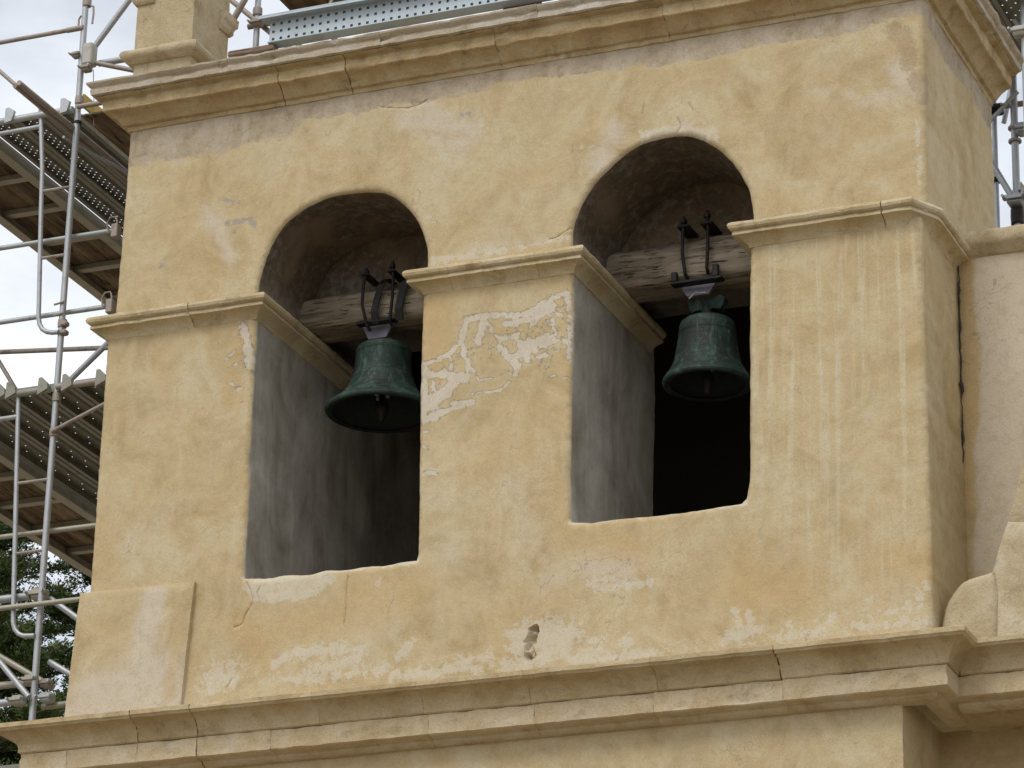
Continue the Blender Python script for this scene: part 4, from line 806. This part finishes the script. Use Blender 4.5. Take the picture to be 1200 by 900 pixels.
for xa, xb, zt in ((.93, 1.2, 4.943), (3.0, 3.3, 4.998)): mb = MB(); mb.box((xa, -.05, 4.892), (xb, .4, zt), .008); mb.build('packing_block', BOARDW, t)
# ---- right, behind the church wall
s2 = empty('scaffolding', (6.2, 3.5, -8.5)); tag(s2, 'scaffold uprights, couplers and dark perforated deck behind the tower at right', 'scaffolding')
tubep('standard', [(5.735, 3.5, -8.5), (5.735, 3.5, 7.5)], .029, GALV, s2, 12); tubep('standard', [(5.565, 3.55, -8.5), (5.565, 3.55, 7.5)], .021, GALV, s2); tubep('standard', [(5.86, 3.9, 2), (5.86, 3.9, 7.5)], .024, GALV, s2)
tubep('brace', [(5.48, 3.42, 5.12), (5.72, 3.42, 4.63)], .026, GALV, s2); tubep('brace', [(5.60, 3.7, 5.40), (5.68, 3.7, 5.75)], .02, GALV, s2); tubep('brace', [(5.55, 3.45, 5.30), (5.78, 3.45, 5.52)], .018, GALV, s2)
tubep('ledger', [(5.3, 3.6, 5.50), (7.2, 3.6, 5.46)], .024, GALVB, s2)
for z in (5.13, 5.24): collar(s2, 5.735, 3.5, z, .05, .02, GALVB)
coupler(s2, 5.82, 3.46, 5.20, 1.3, GALV); coupler(s2, 5.60, 3.5, 5.42, 1.1, IRON); collar(s2, 5.565, 3.55, 4.85, .04, .03, IRON); coupler(s2, 5.74, 3.46, 4.62, 1.4, GALV); coupler(s2, 5.86, 3.46, 4.66, 1.3, GALV); collar(s2, 5.735, 3.5, 4.50, .05, .12, IRON)
PMR = steel_plank_mesh(.30, 1.35, 6, .06, .012, .06)
for k in range(8): place(PMR, 'deck_plank', (5.3+.312*k, 2.15, 5.72), s2)
tubep('standard', [(6.13, 2.35, 3.2), (6.13, 2.35, 5.7)], .03, GALV, s2); tubep('ledger', [(6.0, 2.6, 5.60), (8, 2.6, 5.56)], .024, GALV, s2); tubep('brace', [(6.22, 2.5, 5.30), (6.02, 2.5, 5.62)], .022, GALV, s2); coupler(s2, 6.1, 2.32, 5.42, 1.1, LABEL)
mb = MB(); mb.prism([(5.575, 3.1), (5.575, 4.90), (5.62, 5.0), (5.66, 5.0), (5.74, 4.86), (5.75, 3.1)], 'y', 3.95, 4.2); mb.rough(.012, 6)
tag(mb.build('stone_merlon', PALE, None), 'small pointed grey stone pinnacle behind the scaffold pole at right', 'pinnacle')
# ------------------------------------------------------------------ cypresses behind the scaffolding
def cypress(x, y, top, rad, label, seed, nb, lo):
    rnd = random.Random(seed); t = empty('cypress_tree', (x, y, -8.5)); tag(t, label, 'tree', 'cypresses behind the scaffolding')
    mb = MB(); H = top+8.5; pts = [(x+.25*math.sin(k*.7+seed), y+.2*math.cos(k*.9), -8.5+H*k/12) for k in range(13)]
    mb.tube(pts, .2, 9, rr=[.34*(1-k/12.6) for k in range(13)]); lm = []
    fol = MB()
    for b in range(nb):
        f = lo+(1-lo)*(b+rnd.random())/nb; z = -8.5+H*f; a = rnd.uniform(0, 2*math.pi); ln = rad*(1.15-f)**.7*rnd.uniform(.6, 1.1)
        k0 = min(11, int(f*12)); base = Vector(pts[k0]).lerp(Vector(pts[k0+1]), f*12-k0) if f < .99 else Vector(pts[12])
        d = Vector((math.cos(a), math.sin(a), rnd.uniform(.05, .5))); br = []
        for k in range(7):
            s = k/6; br.append(base+d*ln*s+Vector((0, 0, .22*ln*s*s-.05*ln*s))+Vector((rnd.uniform(-1, 1), rnd.uniform(-1, 1), rnd.uniform(-1, 1)))*.05*ln*s)
        mb.tube(br, .05, 5, rr=[.06*(1-s/6.6)*(.5+ln/rad*.5) for s in range(7)])
        for j in range(int(20+ln*16)):
            s = rnd.uniform(.3, 1.05); k = min(5, int(s*6)); p = br[k].lerp(br[k+1], min(1, s*6-k))
            side = Vector((rnd.uniform(-1, 1), rnd.uniform(-1, 1), rnd.uniform(-.1, .6))).normalized()
            tl = rnd.uniform(.18, .5)*(1.1-.4*s); q = p+side*tl
            if j % 2 == 0: mb.tube([p, q], .008, 3, rr=[.011, .004], cap=False)
            for m_ in range(52):      # feathery sprays: tiny scale-leaf shoots packed along each twig
                u = rnd.uniform(.1, 1.05); c = p.lerp(q, u)+Vector((rnd.gauss(0, 1), rnd.gauss(0, 1), rnd.gauss(0, .7)))*.035
                dr = (side*.8+Vector((rnd.uniform(-1, 1), rnd.uniform(-1, 1), rnd.uniform(-.3, 1.0)))*.8).normalized(); l_ = rnd.uniform(.03, .085); wv = dr.cross(Vector((rnd.uniform(-1, 1), rnd.uniform(-1, 1), rnd.uniform(-1, 1)))).normalized()*rnd.uniform(.006, .014)
                fol.add([c-wv*.5, c+dr*l_*.55+wv, c+dr*l_, c+dr*l_*.5-wv], [(0, 1, 2, 3)])
    mb.build('trunk', BARK, t, 50); me = bpy.data.meshes.new('crown'); me.from_pydata(fol.v, [], fol.f); me.materials.append(LEAF)
    o = bpy.data.objects.new('crown', me); COL.objects.link(o); put(o, t)
cypress(-9.75, 14, 7.55, 3.4, 'dark green cypress crown seen through the scaffold at far left', 3, 120, .70)
cypress(-8.35, 15.5, 7.15, 2.6, 'smaller cypress top showing between scaffold pole and tower', 8, 80, .72)
